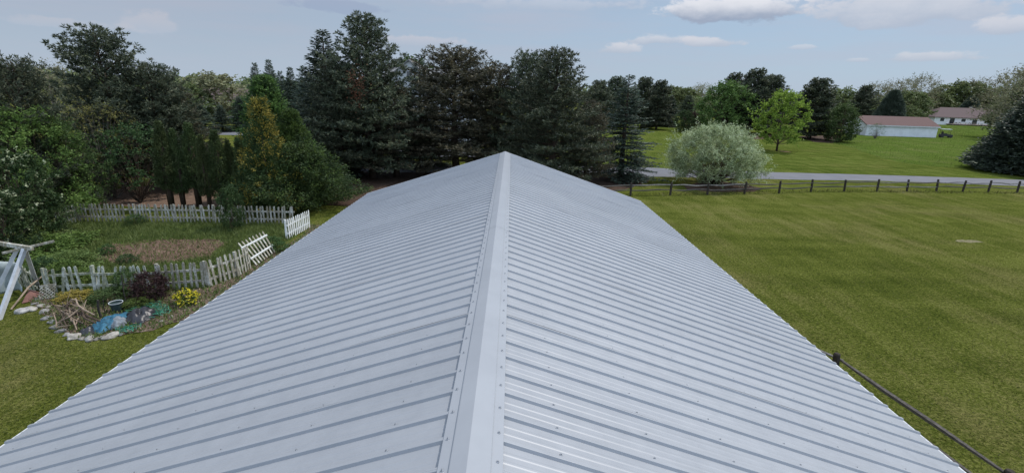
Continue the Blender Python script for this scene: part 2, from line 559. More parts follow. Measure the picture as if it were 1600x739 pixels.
# foliage colours
F = {}
F['pine'] = foliage_mat('pine_needles', [(0.027, 0.038, 0.026), (0.060, 0.078, 0.046), (0.175, 0.185, 0.105)], 0.22, spec=.35)
F['pine_dry'] = foliage_mat('browning_pine_needles', [(0.030, 0.034, 0.024), (0.068, 0.068, 0.040), (0.19, 0.155, 0.09)], 0.22, spec=.35)
F['spruce'] = foliage_mat('spruce_needles', [(0.024, 0.038, 0.030), (0.052, 0.074, 0.054), (0.12, 0.15, 0.11)], 0.2, spec=.35)
F['spruce_tip'] = foliage_mat('new_spruce_tips', [(0.045, 0.07, 0.04), (0.075, 0.105, 0.06), (0.11, 0.14, 0.085)], 0.15)
F['arb'] = foliage_mat('arborvitae_scales', [(0.028, 0.042, 0.016), (0.052, 0.075, 0.026), (0.095, 0.12, 0.042)], 0.12)
F['juniper'] = foliage_mat('juniper_sprays', [(0.022, 0.042, 0.018), (0.045, 0.080, 0.028), (0.11, 0.155, 0.055)], 0.22)
F['bright'] = foliage_mat('fresh_green_sprays', [(0.05, 0.095, 0.024), (0.09, 0.155, 0.04), (0.15, 0.23, 0.065)], 0.35)
F['gold'] = foliage_mat('golden_sprays', [(0.12, 0.11, 0.025), (0.26, 0.21, 0.04), (0.42, 0.33, 0.07)], 0.2)
F['leaf'] = foliage_mat('mid_green_leaves', [(0.035, 0.066, 0.022), (0.065, 0.112, 0.034), (0.115, 0.17, 0.058)], 0.35)
F['leafdark'] = foliage_mat('deep_green_leaves', [(0.022, 0.046, 0.018), (0.045, 0.082, 0.028), (0.09, 0.14, 0.05)], 0.3)
F['maple'] = foliage_mat('yellow_green_leaves', [(0.11, 0.19, 0.028), (0.20, 0.31, 0.05), (0.32, 0.44, 0.10)], 0.6)
F['fern'] = foliage_mat('feathery_green_leaves', [(0.05, 0.085, 0.02), (0.10, 0.155, 0.035), (0.19, 0.26, 0.065)], 0.35)
F['olive'] = foliage_mat('sparse_olive_leaves', [(0.07, 0.07, 0.028), (0.13, 0.12, 0.04), (0.24, 0.21, 0.06)], 0.35)
F['willow'] = foliage_mat('silvery_leaves', [(0.05, 0.07, 0.03), (0.21, 0.25, 0.12), (0.52, 0.55, 0.33)], 0.38)
F['cream'] = foliage_mat('cream_blossom', [(0.30, 0.36, 0.20), (0.42, 0.47, 0.28), (0.58, 0.60, 0.42)], 0.3)
F['redleaf'] = foliage_mat('dark_red_leaves', [(0.018, 0.010, 0.010), (0.04, 0.022, 0.020), (0.09, 0.045, 0.038)], 0.25)
F['far'] = foliage_mat('distant_spring_leaves', [(0.075, 0.10, 0.042), (0.13, 0.165, 0.064), (0.21, 0.245, 0.10)], 0.3, clump=0.25)
F['farsparse'] = foliage_mat('budding_leaves', [(0.12, 0.12, 0.07), (0.19, 0.19, 0.105), (0.27, 0.26, 0.15)], 0.3, clump=0.3)
F['yellow'] = foliage_mat('yellow_flowers', [(0.45, 0.40, 0.02), (0.6, 0.52, 0.03), (0.7, 0.62, 0.06)], 0.2)
F['weed'] = foliage_mat('weeds', [(0.06, 0.085, 0.025), (0.11, 0.15, 0.04), (0.19, 0.23, 0.08)], 0.3, clump=1.2)
F['blade'] = foliage_mat('lawn_blades', [(0.05, 0.06, 0.012), (0.09, 0.10, 0.022), (0.18, 0.17, 0.075)], 0.3, clump=0.6)
F['meadowblade'] = foliage_mat('meadow_blades', [(0.06, 0.09, 0.02), (0.10, 0.14, 0.032), (0.16, 0.19, 0.055)], 0.3, clump=0.3)

# ------------------------------------------------------------------ ground, beds and drives
def sheet(name, pts, z, mat, jag=0.0, sub=1, kind='structure'):
    """irregular flat patch"""
    out = []
    n = len(pts)
    for i in range(n):
        a, b = np.array(pts[i]), np.array(pts[(i + 1) % n])
        k = max(1, int(np.linalg.norm(b - a) / sub)) if jag else 1
        for j in range(k):
            p = a + (b - a) * j / k
            if jag: p = p + rng.normal(size=2) * jag
            out.append((p[0], p[1], z))
    # fan triangulation via bmesh for concave outlines
    import bmesh
    bm = bmesh.new()
    vs = [bm.verts.new(p) for p in out]
    f = bm.faces.new(vs)
    f.normal_update()
    if f.normal.z < 0: f.normal_flip()
    bmesh.ops.triangulate(bm, faces=[f])
    me = bpy.data.meshes.new(name)
    bm.to_mesh(me); bm.free()
    me.materials.append(mat)
    return tag(link(name, me), kind=kind)


g = MB()
g.add([(-3000, -200, 0), (3000, -200, 0), (3000, 5000, 0), (-3000, 5000, 0)], [(0, 1, 2, 3)])
tag(g.build('lawn', M['lawn']), kind='structure')

sheet('front_lawn', [G(905, 259.5), G(1010, 261.5), G(1060, 263.5), G(1200, 268.5), G(1400, 274), G(1620, 281.5), G(1900, 289), G(1900, 190), G(1300, 190), G(1100, 184), G(905, 184)], 0.005, M['lawn_bright'])
sheet('meadow', [G(1305, 224), G(1345, 236), G(1380, 247), G(1420, 256), G(1470, 261), G(1530, 264), G(1620, 262), G(1640, 195), G(1470, 192), G(1345, 210), G(1310, 214)], 0.012, M['meadow'], 0.35, 2)
DRV_T = [(560, 258), (760, 259), (905, 260), (1010, 262), (1060, 264), (1200, 269), (1400, 274.5), (1620, 282), (1800, 287)]
DRV_B = [(1800, 300), (1620, 292), (1400, 283.5), (1200, 280), (1060, 277), (1010, 276), (905, 272), (760, 271), (560, 269)]
sheet('driveway', [G(*q) for q in DRV_T + DRV_B], 0.010, M['asphalt'], 0.06, 1.5)
sheet('back_lane', [G(270, 205), G(345, 205.5), G(420, 207), G(470, 208), G(470, 213), G(420, 212), G(345, 211), G(270, 211)], 0.010, M['asphalt'], 0.1, 2)
sheet('parking_court', [G(612, 232), G(770, 232), G(770, 246), G(612, 246)], 0.014, M['asphalt'], 0.1, 2)
sheet('needle_bed', [G(455, 288), G(520, 266), G(640, 262), G(800, 258), G(905, 262), G(1008, 270), G(1015, 284), G(960, 300), G(800, 310), G(600, 335), G(540, 322), G(480, 315)], 0.006, M['needlebed'], 0.15, 1)
sheet('mulch_bed', [G(150, 318), G(165, 298), G(240, 290), G(370, 290), G(430, 300), G(420, 324), G(330, 322), G(250, 326)], 0.006, M['redsoil'], 0.12, 0.7)
sheet('mulch_ring', [G(1068, 291), G(1085, 286), G(1125, 284), G(1165, 287), G(1190, 295), G(1180, 300), G(1110, 300), G(1075, 297)], 0.006, M['needlebed'], 0.08, 0.5)
sheet('tree_bed', [G(1245, 213), G(1300, 212), G(1345, 219), G(1340, 226), G(1270, 222)], 0.008, M['needlebed'], 0.2, 1)
sheet('far_tree_bed', [G(1140, 211), G(1235, 211), G(1240, 217), G(1150, 218)], 0.008, M['needlebed'], 0.2, 1)
a = G(1226, 237)
sheet('tree_ring', [(a[0] + 0.9 * cos(k), a[1] + 0.9 * sin(k)) for k in np.linspace(0, 6.0, 9)], 0.008, M['mulch'], 0.05, 0.3)
a = G(1512, 377)
sheet('bare_patch', [(a[0] + 0.7 * cos(k), a[1] + 0.28 * sin(k)) for k in np.linspace(0, 6.0, 12)], 0.006, plain_mat('bare_sandy_soil', (0.155, 0.14, 0.075), 0.95, 0.4, 5, 0.02, 0.1), 0.09, 0.15)
GARD = [G(92, 352), G(130, 347), G(340, 349), G(480, 352), G(455, 374), G(420, 395), G(372, 430), G(325, 450), G(250, 462), G(75, 462), G(20, 440), G(20, 385)]
sheet('garden_plot', GARD, 0.006, M['garden_grass'], 0.08, 0.5)
sheet('garden_soil', [G(150, 408), G(160, 385), G(235, 377), G(290, 375), G(345, 376), G(352, 385), G(330, 400), G(280, 410), G(200, 412)], 0.012, M['redsoil'], 0.22, 0.5)
BED = [G(45, 470), G(75, 462), G(150, 458), G(250, 455), G(325, 450), G(372, 432), G(420, 396), G(470, 372), G(486, 352), G(500, 352), G(450, 400), G(330, 480), G(290, 500), G(240, 515), G(180, 526), G(140, 532), G(112, 528), G(85, 512), G(68, 492)]
sheet('flower_bed', BED, 0.014, M['bedsoil'], 0.05, 0.3)

# ------------------------------------------------------------------ the metal-roofed building
RX, RZ, HALF, EZ = -0.16, 5.50, 4.50, 4.015
Y0R, Y1R = -2.53, 15.757
NRIB = 80
PIT = (Y1R - Y0R) / NRIB                     # rib spacing about 0.2286
SL = sqrt(HALF ** 2 + (RZ - EZ) ** 2)
bl = tag(empty('pole_barn', (RX, 6.6, 0)), 'long pole barn under a light grey ribbed metal roof with a ridge cap', 'barn')


def local(p):
    return (p[0] - RX, p[1] - 6.6, p[2])


def prof():
    """one pan between major ribs: (y offset, height)"""
    P = [(0, .0195), (.0115, .0195), (.0135, .0185), (.0215, .0)]
    for c in (.083, .146):
        P += [(c - .015, .0), (c - .006, .0019), (c + .006, .0019), (c + .015, .0)]
    P += [(PIT - .0215, .0), (PIT - .0135, .0185), (PIT - .0115, .0195)]
    return P


PR = prof()


def roofpt(side, s, y, h):
    nx, nz = (RZ - EZ) / SL, HALF / SL
    return local((RX + side * (s * HALF / SL + h * nx), y, RZ - s * (RZ - EZ) / SL + h * nz))


def screw(mb, side, s, y, h0, r=0.0095):
    n = 8
    c = []
    for (rr, h) in ((r, h0), (r * 0.9, h0 + .002), (r * .5, h0 + .004), (r * .5, h0 + .010)):
        c.append([roofpt(side, s + rr * cos(2 * pi * i / n), y + rr * sin(2 * pi * i / n), h) for i in range(n)])
    vs = [p for r_ in c for p in r_]
    fs = [(j * n + i, j * n + (i + 1) % n, (j + 1) * n + (i + 1) % n, (j + 1) * n + i) for j in range(3) for i in range(n)]
    fs.append(tuple(3 * n + i for i in range(n)))
    mb.add(vs, fs, 1)


for side in (-1, 1):
    npan = NRIB // 4
    for k in range(npan):
        mb = MB()
        ys, hs_ = [], []
        for q in range(4):
            for (yo, h) in PR:
                ys.append(Y0R + (k * 4 + q) * PIT + yo); hs_.append(h)
        ys.append(Y0R + (k + 1) * 4 * PIT); hs_.append(.0195)
        lap = 0.0011 * (k % 2)
        ss = [0.02] + list(np.linspace(0.6, SL + 0.03, 8))
        vs = []
        for j, s in enumerate(ss):
            for i, (y, h) in enumerate(zip(ys, hs_)):
                wob = 0.0012 * sin(s * 3.1 + k * 1.7 + i * 0.4) if 0 < j < len(ss) - 1 else 0
                vs.append(roofpt(side, s, y, h + lap + wob))
        n = len(ys)
        fs = []
        for j in range(len(ss) - 1):
            for i in range(n - 1):
                q = (j * n + i, j * n + i + 1, (j + 1) * n + i + 1, (j + 1) * n + i)
                fs.append(q if side < 0 else q[::-1])
        mb.add(vs, fs)
        for q in range(4):
            for r_ in range(7):
                s = 0.52 + r_ * 0.66
                screw(mb, side, s + random.uniform(-.008, .008), Y0R + (k * 4 + q) * PIT + 0.042, 0.0015 + lap)
        mb.build('roof_panel', [M['metal'], M['screw']], bl)
# ridge cap in lapped lengths
yy = Y0R
k = 0
while yy < Y1R - 0.01:
    y1 = min(yy + 3.05, Y1R + 0.02)
    mb = MB()
    up = 0.0235 + 0.0015 * (k % 2)
    cs = []
    for side in (-1, 1):
        pts = [(0.168, -0.006), (0.1675, up - 0.002), (0.166, up), (0.104, up), (0.1, up + 0.008), (0.095, up + 0.0095), (0.0, up + 0.016)]
        cs.append([roofpt(side, s, 0, h) for s, h in pts])
    line = cs[0] + cs[1][::-1][1:]
    # blunt the crest
    vs = [(p[0], y - 6.6, p[2]) for y in (yy - (0.1 if k else 0), y1) for p in line]
    n = len(line)
    mb.add(vs, [(i, i + 1, n + i + 1, n + i) for i in range(n - 1)])
    for i in range(NRIB):
        ys_ = Y0R + (i + 0.5) * PIT - PIT * .5
        if yy <= ys_ < y1:
            for side in (-1, 1): screw(mb, side, 0.137, ys_ + random.uniform(-.01, .01) + (0.035 if side > 0 else -0.02), up + .001)
    mb.build('ridge_cap', [M['cap'], M['screw']], bl)
    yy = y1; k += 1


# eave and rake trim, fascia, soffit, walls
for side in (-1, 1):
    mb = MB()
    xe = side * (HALF + 0.012)
    mb.box(min(xe, xe + side * .022), max(xe, xe + side * .022), Y0R - 6.6 + .02, Y1R - 6.6 - .02, EZ - 0.16, EZ - 0.006)
    mb.build('fascia', M['trim'], bl)
    mb = MB()
    for (ya, yb) in ((Y1R - .004, Y1R + .02), (Y0R - .02, Y0R + .004)):
        pts = [roofpt(side, 0.0, ya, .028), roofpt(side, SL + .02, ya, .028), roofpt(side, SL + .02, ya, -.13), roofpt(side, 0.0, ya, -.13)]
        pts2 = [(p[0], p[1] + (yb - ya), p[2]) for p in pts]
        mb.add(pts + pts2, [(0, 1, 2, 3), (7, 6, 5, 4), (0, 4, 5, 1), (1, 5, 6, 2), (2, 6, 7, 3), (3, 7, 4, 0)])
        mb.build('rake_trim', M['trim'], bl)
        mb = MB()
mb = MB()
mb.box(-HALF + .01, HALF - .01, Y0R - 6.6 + .05, Y1R - 6.6 - .05, EZ - .14, EZ - .1)
mb.build('soffit', M['trim'], bl)
for side in (-1, 1):
    mb = MB(); x = side * (HALF - 0.35)
    mb.box(min(x, x + side * .06), max(x, x + side * .06), Y0R - 6.6 + .4, Y1R - 6.6 - .4, 0, EZ - .14)
    mb.build('side_wall', M['tansiding'], bl)
for yw in (Y0R - 6.6 + .4, Y1R - 6.6 - .46):
    mb = MB(); x = HALF - .35
    zt = EZ - .14
    v = [(-x, yw, 0), (x, yw, 0), (x, yw, zt), (-x, yw, zt)]
    v += [(a_, b_ + .06, c_) for a_, b_, c_ in v]
    mb.add(v, [(0, 1, 2, 3), (7, 6, 5, 4), (0, 4, 5, 1), (1, 5, 6, 2), (2, 6, 7, 3), (3, 7, 4, 0)])
    zr = RZ - .12
    v = [(-x, yw + .01, EZ - .09), (x, yw + .01, EZ - .09), (x, yw + .01, EZ - .02), (0, yw + .01, zr), (-x, yw + .01, EZ - .02)]
    v += [(a_, b_ + .04, c_) for a_, b_, c_ in v]
    mb.add(v, [(0, 1, 2, 3, 4), (9, 8, 7, 6, 5)])
    mb.build('gable_wall', M['tansiding'], bl)

# ------------------------------------------------------------------ tree builders (each returns trunk mesh, crown mesh, height, width)
def finish_tree(mb, bark, V, mats, mi=None):
    global LASTW, LASTH
    X2 = V[:, 2]
    LASTW = float(np.percentile(X2[:, 0], 98.5) - np.percentile(X2[:, 0], 1.5) + np.percentile(X2[:, 1], 98.5) - np.percentile(X2[:, 1], 1.5)) / 2
    LASTH = float(X2[:, 2].max())
    me = bpy.data.meshes.new('trunk')
    me.from_pydata(mb.v, [], mb.f)
    me.materials.append(bark)
    me.polygons.foreach_set('use_smooth', [True] * len(mb.f))
    me.update()
    return me, quads('crown', V, mats, mi)


def pine(seed, H=13.0, R=4.2, zb=0.12, nb=95, nl=9, need=0.21, wid=0.042, mats=None, lean=0.0, power=0.6):
    r = np.random.default_rng(seed)
    mb = MB()
    tp = [(lean * z / H + 0.12 * sin(z * .7 + seed), 0.12 * cos(z * .5 + seed) - .12, z) for z in np.linspace(0, H * 0.97, 10)]
    mb.tube(tp, [0.24 * (1 - i / 10.5) + .02 for i in range(10)], 8)
    tpx = np.array(tp)
    P, D, L = [], [], []
    for i in range(nb):
        q = (i + r.uniform(0, 1)) / nb
        tt = zb + (1 - zb) * q ** 0.95
        z = tt * H * .97
        x0 = np.interp(z, tpx[:, 2], tpx[:, 0]); y0 = np.interp(z, tpx[:, 2], tpx[:, 1])
        az_ = i * 2.399 + r.uniform(-.5, .5)
        u = (1 - tt) / (1 - zb)
        ln = R * (u ** power) * (0.72 + 0.28 * min(1, (1 - u) * 5 + .3)) * r.uniform(.62, 1.15) + 0.35
        elv = radians(-6 + 58 * (1 - u) ** 1.4 + r.uniform(-9, 9))
        dh = np.array((cos(az_), sin(az_), 0))
        def bp(s):
            return np.array((x0, y0, z)) + dh * ln * s * cos(elv) + np.array((0, 0, 1)) * (ln * s * sin(elv) + .16 * ln * s * s)
        mb.tube([bp(s) for s in (0, .35, .7, .97)], [.02 + .012 * ln, .012 + .008 * ln, .015, .008], 4, cap=False)
        s = .22
        while s <= 1.0:
            for sd_ in (-1, 1):
                a2 = az_ + sd_ * r.uniform(.5, 1.25)
                sl = (.42 * ln * (1 - s) + .35) * r.uniform(.6, 1.15)
                d2 = nrm(np.array((cos(a2), sin(a2), r.uniform(.1, .6))))
                b0 = bp(s)
                nt = max(1, int(sl / .24))
                for k in range(nt):
                    P.append(b0 + d2 * sl * (k + 1) / nt + r.normal(size=3) * .05); D.append(d2 + (0, 0, .35)); L.append(1)
            s += .36 / ln * r.uniform(.7, 1.3)
        P.append(bp(1.0)); D.append(np.array((dh[0], dh[1], .8))); L.append(1.3)
    for k in range(6):
        P.append(np.array((tp[-1][0], tp[-1][1], H * .97)) + r.normal(size=3) * .12 - (0, 0, k * .12)); D.append((0, 0, 1.)); L.append(1.3)
    P = np.repeat(np.array(P), nl, axis=0); D = np.repeat(nrm(np.array(D)), nl, axis=0); L = np.repeat(np.array(L), nl)
    D = nrm(D * .75 + r.normal(size=D.shape) * .55)
    V = cards(P + r.normal(size=P.shape) * .035, D, L * need * r.uniform(.7, 1.2, len(P)), wid * r.uniform(.8, 1.3, len(P)), r)
    return finish_tree(mb, M['bark'], V, mats or [F['pine']]) 


def spruce(seed, H=12.0, R=2.9, zb=0.04, gap=.33, per=7, wid=.05, mats=None, droop=0.0, power=.85):
    r = np.random.default_rng(seed)
    mb = MB()
    mb.tube([(0, 0, 0), (0, 0, H * .5), (0, 0, H * .985)], [.2, .11, .012], 7)
    P, D, L, T = [], [], [], []
    z = zb * H
    while z < H * .985:
        u = 1 - z / H
        for k in range(per if u > .15 else 5):
            az_ = r.uniform(0, 2 * pi)
            ln = (R * u ** power) * r.uniform(.72, 1.13) + .10
            elv = radians(-14 * u + 42 * (1 - u) ** 2 + r.uniform(-6, 6) - droop)
            dh = np.array((cos(az_), sin(az_), 0)); zz = z + r.uniform(-.12, .12)
            bend = .10 * ln
            def bp(s):
                return np.array((0, 0, zz)) + dh * ln * s * cos(elv) + np.array((0, 0, 1)) * (ln * s * sin(elv) + bend * (s * s - .35 * s))
            if ln > .7: mb.tube([bp(0), bp(.5), bp(.95)], [.01 + .008 * ln, .008 + .004 * ln, .005], 3, cap=False)
            s = .12
            while s < 1.0:
                b0 = bp(s)
                for sd_ in (-1, 1):
                    a2 = az_ + sd_ * r.uniform(.7, 1.1)
                    sl = (.42 * ln * (1 - s) + .14) * r.uniform(.7, 1.15)
                    d2 = np.array((cos(a2), sin(a2), -.12 + r.uniform(-.1, .12)))
                    nk = max(1, int(sl / .15))
                    for j in range(nk):
                        P.append(b0 + d2 * sl * (j + .2) / nk); D.append(d2 + r.normal(size=3) * .35); L.append(.22); T.append(1 if (j == nk - 1 and r.random() < .35) else 0)
                        P.append(b0 + d2 * sl * (j + .6) / nk); D.append(d2 + (0, 0, .25) + r.normal(size=3) * .4); L.append(.19); T.append(0)
                P.append(b0); D.append(dh + (0, 0, .2) + r.normal(size=3) * .25); L.append(.24); T.append(0)
                s += .17 / max(ln, .25)
            P.append(bp(.93)); D.append(dh + (0, 0, .3)); L.append(.22); T.append(1)
        z += gap * (.55 + .6 * u)
    for k in range(14):
        P.append(np.array((0, 0, H * .985 - k * .07))); D.append(r.normal(size=3) * .4 + (0, 0, .9)); L.append(.2); T.append(0)
    P = np.array(P); D = np.array(D); L = np.array(L)
    V = cards(P, D, L * r.uniform(.8, 1.25, len(P)), wid * r.uniform(.8, 1.4, len(P)), r)
    return finish_tree(mb, M['bark'], V, mats or [F['spruce'], F['spruce_tip']], T) 


def plumed(seed, H, R, nplume, plen, mats, tipfrac=.55, prof=None, up=.8, per=26, blade=.10, wid=.035, zb=.03, stems=1, outward=1.0, jitter=.16):
    """dense conifers made of plume-like sprays (juniper, arborvitae, cypress)"""
    r = np.random.default_rng(seed)
    mb = MB()
    for k in range(stems):
        a_ = k * 2.4; d_ = R * .22 if stems > 1 else 0
        mb.tube([(d_ * .4 * cos(a_), d_ * .4 * sin(a_), 0), (d_ * cos(a_), d_ * sin(a_), H * .4), (d_ * .3 * cos(a_), d_ * .3 * sin(a_), H * .9)], [.08, .05, .01], 6)
    tt = r.uniform(0, 1, nplume) ** 1.15
    z = (zb + (1 - zb) * tt) * H
    pf = prof or (lambda u: (1 - u) ** .8)
    az_ = r.uniform(0, 2 * pi, nplume)
    # lumpy outline
    lump = 1 + jitter * np.sin(az_ * 3 + seed + z * 1.3) + jitter * np.sin(az_ * 5 + z * 2.9 + seed * 2)
    rad = R * np.array([pf(q) for q in tt]) * lump * r.uniform(.45, 1.0, nplume) ** .45
    base = np.stack([rad * np.cos(az_), rad * np.sin(az_), z], 1)
    dirs = nrm(np.stack([np.cos(az_) * outward, np.sin(az_) * outward, np.full(nplume, up)], 1) + r.normal(size=(nplume, 3)) * .22)
    pl = plen * r.uniform(.6, 1.2, nplume)
    base = base - dirs * pl[:, None] * .5
    base[:, 2] = np.minimum(base[:, 2], H - pl * .9)
    s = r.uniform(0, 1, (nplume, per))
    P = base[:, None, :] + dirs[:, None, :] * (s * pl[:, None])[:, :, None]
    P = P + r.normal(size=P.shape) * (.055 * plen / .5)
    D = nrm(dirs[:, None, :] + r.normal(size=P.shape) * .45)
    # droop under its own weight
    P = P.reshape(-1, 3); D = D.reshape(-1, 3)
    P[:, 2] = np.maximum(P[:, 2], .03)
    mi = ((s.reshape(-1) > tipfrac) & (np.repeat(r.random(nplume) < .62, per))).astype(int) if len(mats) > 1 else None
    V = cards(P, D, blade * r.uniform(.7, 1.3, len(P)), wid * r.uniform(.7, 1.4, len(P)), r)
    return finish_tree(mb, M['bark'], V, mats, mi) 


def clumpy(seed, H, W, mats, nc, cs, ntw, nlf, leaf, lw, zlo=.12, uc=.5, stems=1, jitter=.15, shell=.35, twigup=.4, tr=.07, bark='bark', flower=0.0, twigs=False):
    """crown of leafy sprigs in uneven clumps spread through an egg-shaped volume, each clump carried by a limb"""
    r = np.random.default_rng(seed)
    mb = MB()
    R = W / 2 - cs * .6
    base = [np.array((0., 0, 0))] if stems == 1 else [np.array((cos(k * 2.4) * .12 * (k % 3), sin(k * 2.4) * .12 * (k % 3), 0)) for k in range(stems)]
    if stems == 1:
        mb.tube([(0, 0, 0), (.05, .03, H * .35), (-.05, .05, H * .62), (0, 0, H * .86)], [tr, tr * .7, tr * .4, tr * .12], 8)
    a0 = r.uniform(0, 6, 6)
    C_, D_ = [], []
    for i in range(nc):
        u = zlo + (1 - zlo) * (i + r.random()) / nc
        q = (u - uc) / ((1 - uc) if u > uc else (uc - min(zlo, 0) + .35 * uc))
        pr = sqrt(max(0.02, 1 - abs(q) ** 1.9))
        az_ = i * 2.399 + r.uniform(-.6, .6)
        lump = 1 + jitter * (sin(2 * az_ + a0[0] + 3 * u) + .8 * sin(3 * az_ + a0[1] - 5 * u) + .5 * sin(5 * az_ + a0[2] + 8 * u))
        rad = R * pr * lump * (shell + (1 - shell) * r.random() ** .5)
        z = u * (H - cs * .6)
        c = np.array((rad * cos(az_), rad * sin(az_), max(z, .05)))
        C_.append(c)
        if stems == 1:
            z0 = max(H * zlo * .7, z - rad * r.uniform(.5, .9)); p0 = np.array((0, 0, min(z0, H * .8)))
            mid = (p0 + c) / 2 + np.array((0, 0, -.06 * rad))
        else:
            p0 = base[i % stems]
            mid = np.array((c[0] * .42, c[1] * .42, z * .55)) + r.normal(size=3) * .05 * W / 4
        rr = tr * (.22 if stems == 1 else .30) * (1.2 - .6 * u)
        if i % 2 == 0 or stems > 1 and i % 3:
            mb.tube([p0, mid, c], [rr * (1.4 if stems > 1 else 1.2), rr * .8, rr * .3], 4, cap=False)
        D_.append(nrm(np.array((cos(az_) * .8, sin(az_) * .8, twigup))))
    C_ = np.array(C_); D_ = np.array(D_)
    siz = cs * r.uniform(.6, 1.35, nc)
    td = nrm(D_[:, None, :] * .9 + r.normal(size=(nc, ntw, 3)) * .75)
    st = C_[:, None, :] + r.normal(size=(nc, ntw, 3)) * (siz * .28)[:, None, None]
    L_ = siz[:, None] * r.uniform(.5, 1.3, (nc, ntw))
    if twigs:
        for i in range(nc):
            for k in range(0, ntw, 2):
                mb.tube([st[i, k], st[i, k] + td[i, k] * L_[i, k]], [tr * .07, tr * .02], 3, cap=False)
    s_ = r.uniform(.0, 1, (nc, ntw, nlf))
    P = st[:, :, None, :] + td[:, :, None, :] * (s_ * L_[:, :, None])[..., None] + r.normal(size=(nc, ntw, nlf, 3)) * cs * .07
    D = td[:, :, None, :] * .6 + r.normal(size=P.shape) * .75
    P = P.reshape(-1, 3); D = nrm(D.reshape(-1, 3))
    P[:, 2] = np.maximum(P[:, 2], .03)
    mi = None
    if len(mats) > 1:
        fl = (r.random((nc, ntw)) < flower)
        mi = (np.repeat(fl.reshape(-1), nlf) & (s_.reshape(-1) > .35)).astype(int)
    V = cards(P, D, leaf * r.uniform(.65, 1.3, len(P)), lw * r.uniform(.7, 1.3, len(P)), r)
    return finish_tree(mb, M[bark], V, mats, mi)


def plant(proto, name, label, cat, px, py, Y, wpx, rz=None, group=None, mat=None, foot=None, aspect=1.0, hscale=1.0, zoff=0.0):
    """stand a tree so its top reaches (px,py) of the photo at distance Y; its width is wpx photo pixels"""
    (tm, cm), H, W = proto
    x, y, z = AT(px, py, Y)
    o = empty(name, (x, y, zoff), rz if rz is not None else random.uniform(0, 6.28))
    sw = wpx * MPP(Y) / W
    o.scale = (sw, sw * aspect, (z - zoff) / H * hscale)
    tag(o, label, cat, group)
    a_ = link('trunk', tm, o)
    b_ = link('crown', cm, o)
    if mat is not None:
        for i, mm in enumerate(mat if isinstance(mat, (list, tuple)) else [mat]):
            b_.material_slots[i].link = 'OBJECT'; b_.material_slots[i].material = mm
    return o


def PK(me):
    return me, LASTH, LASTW


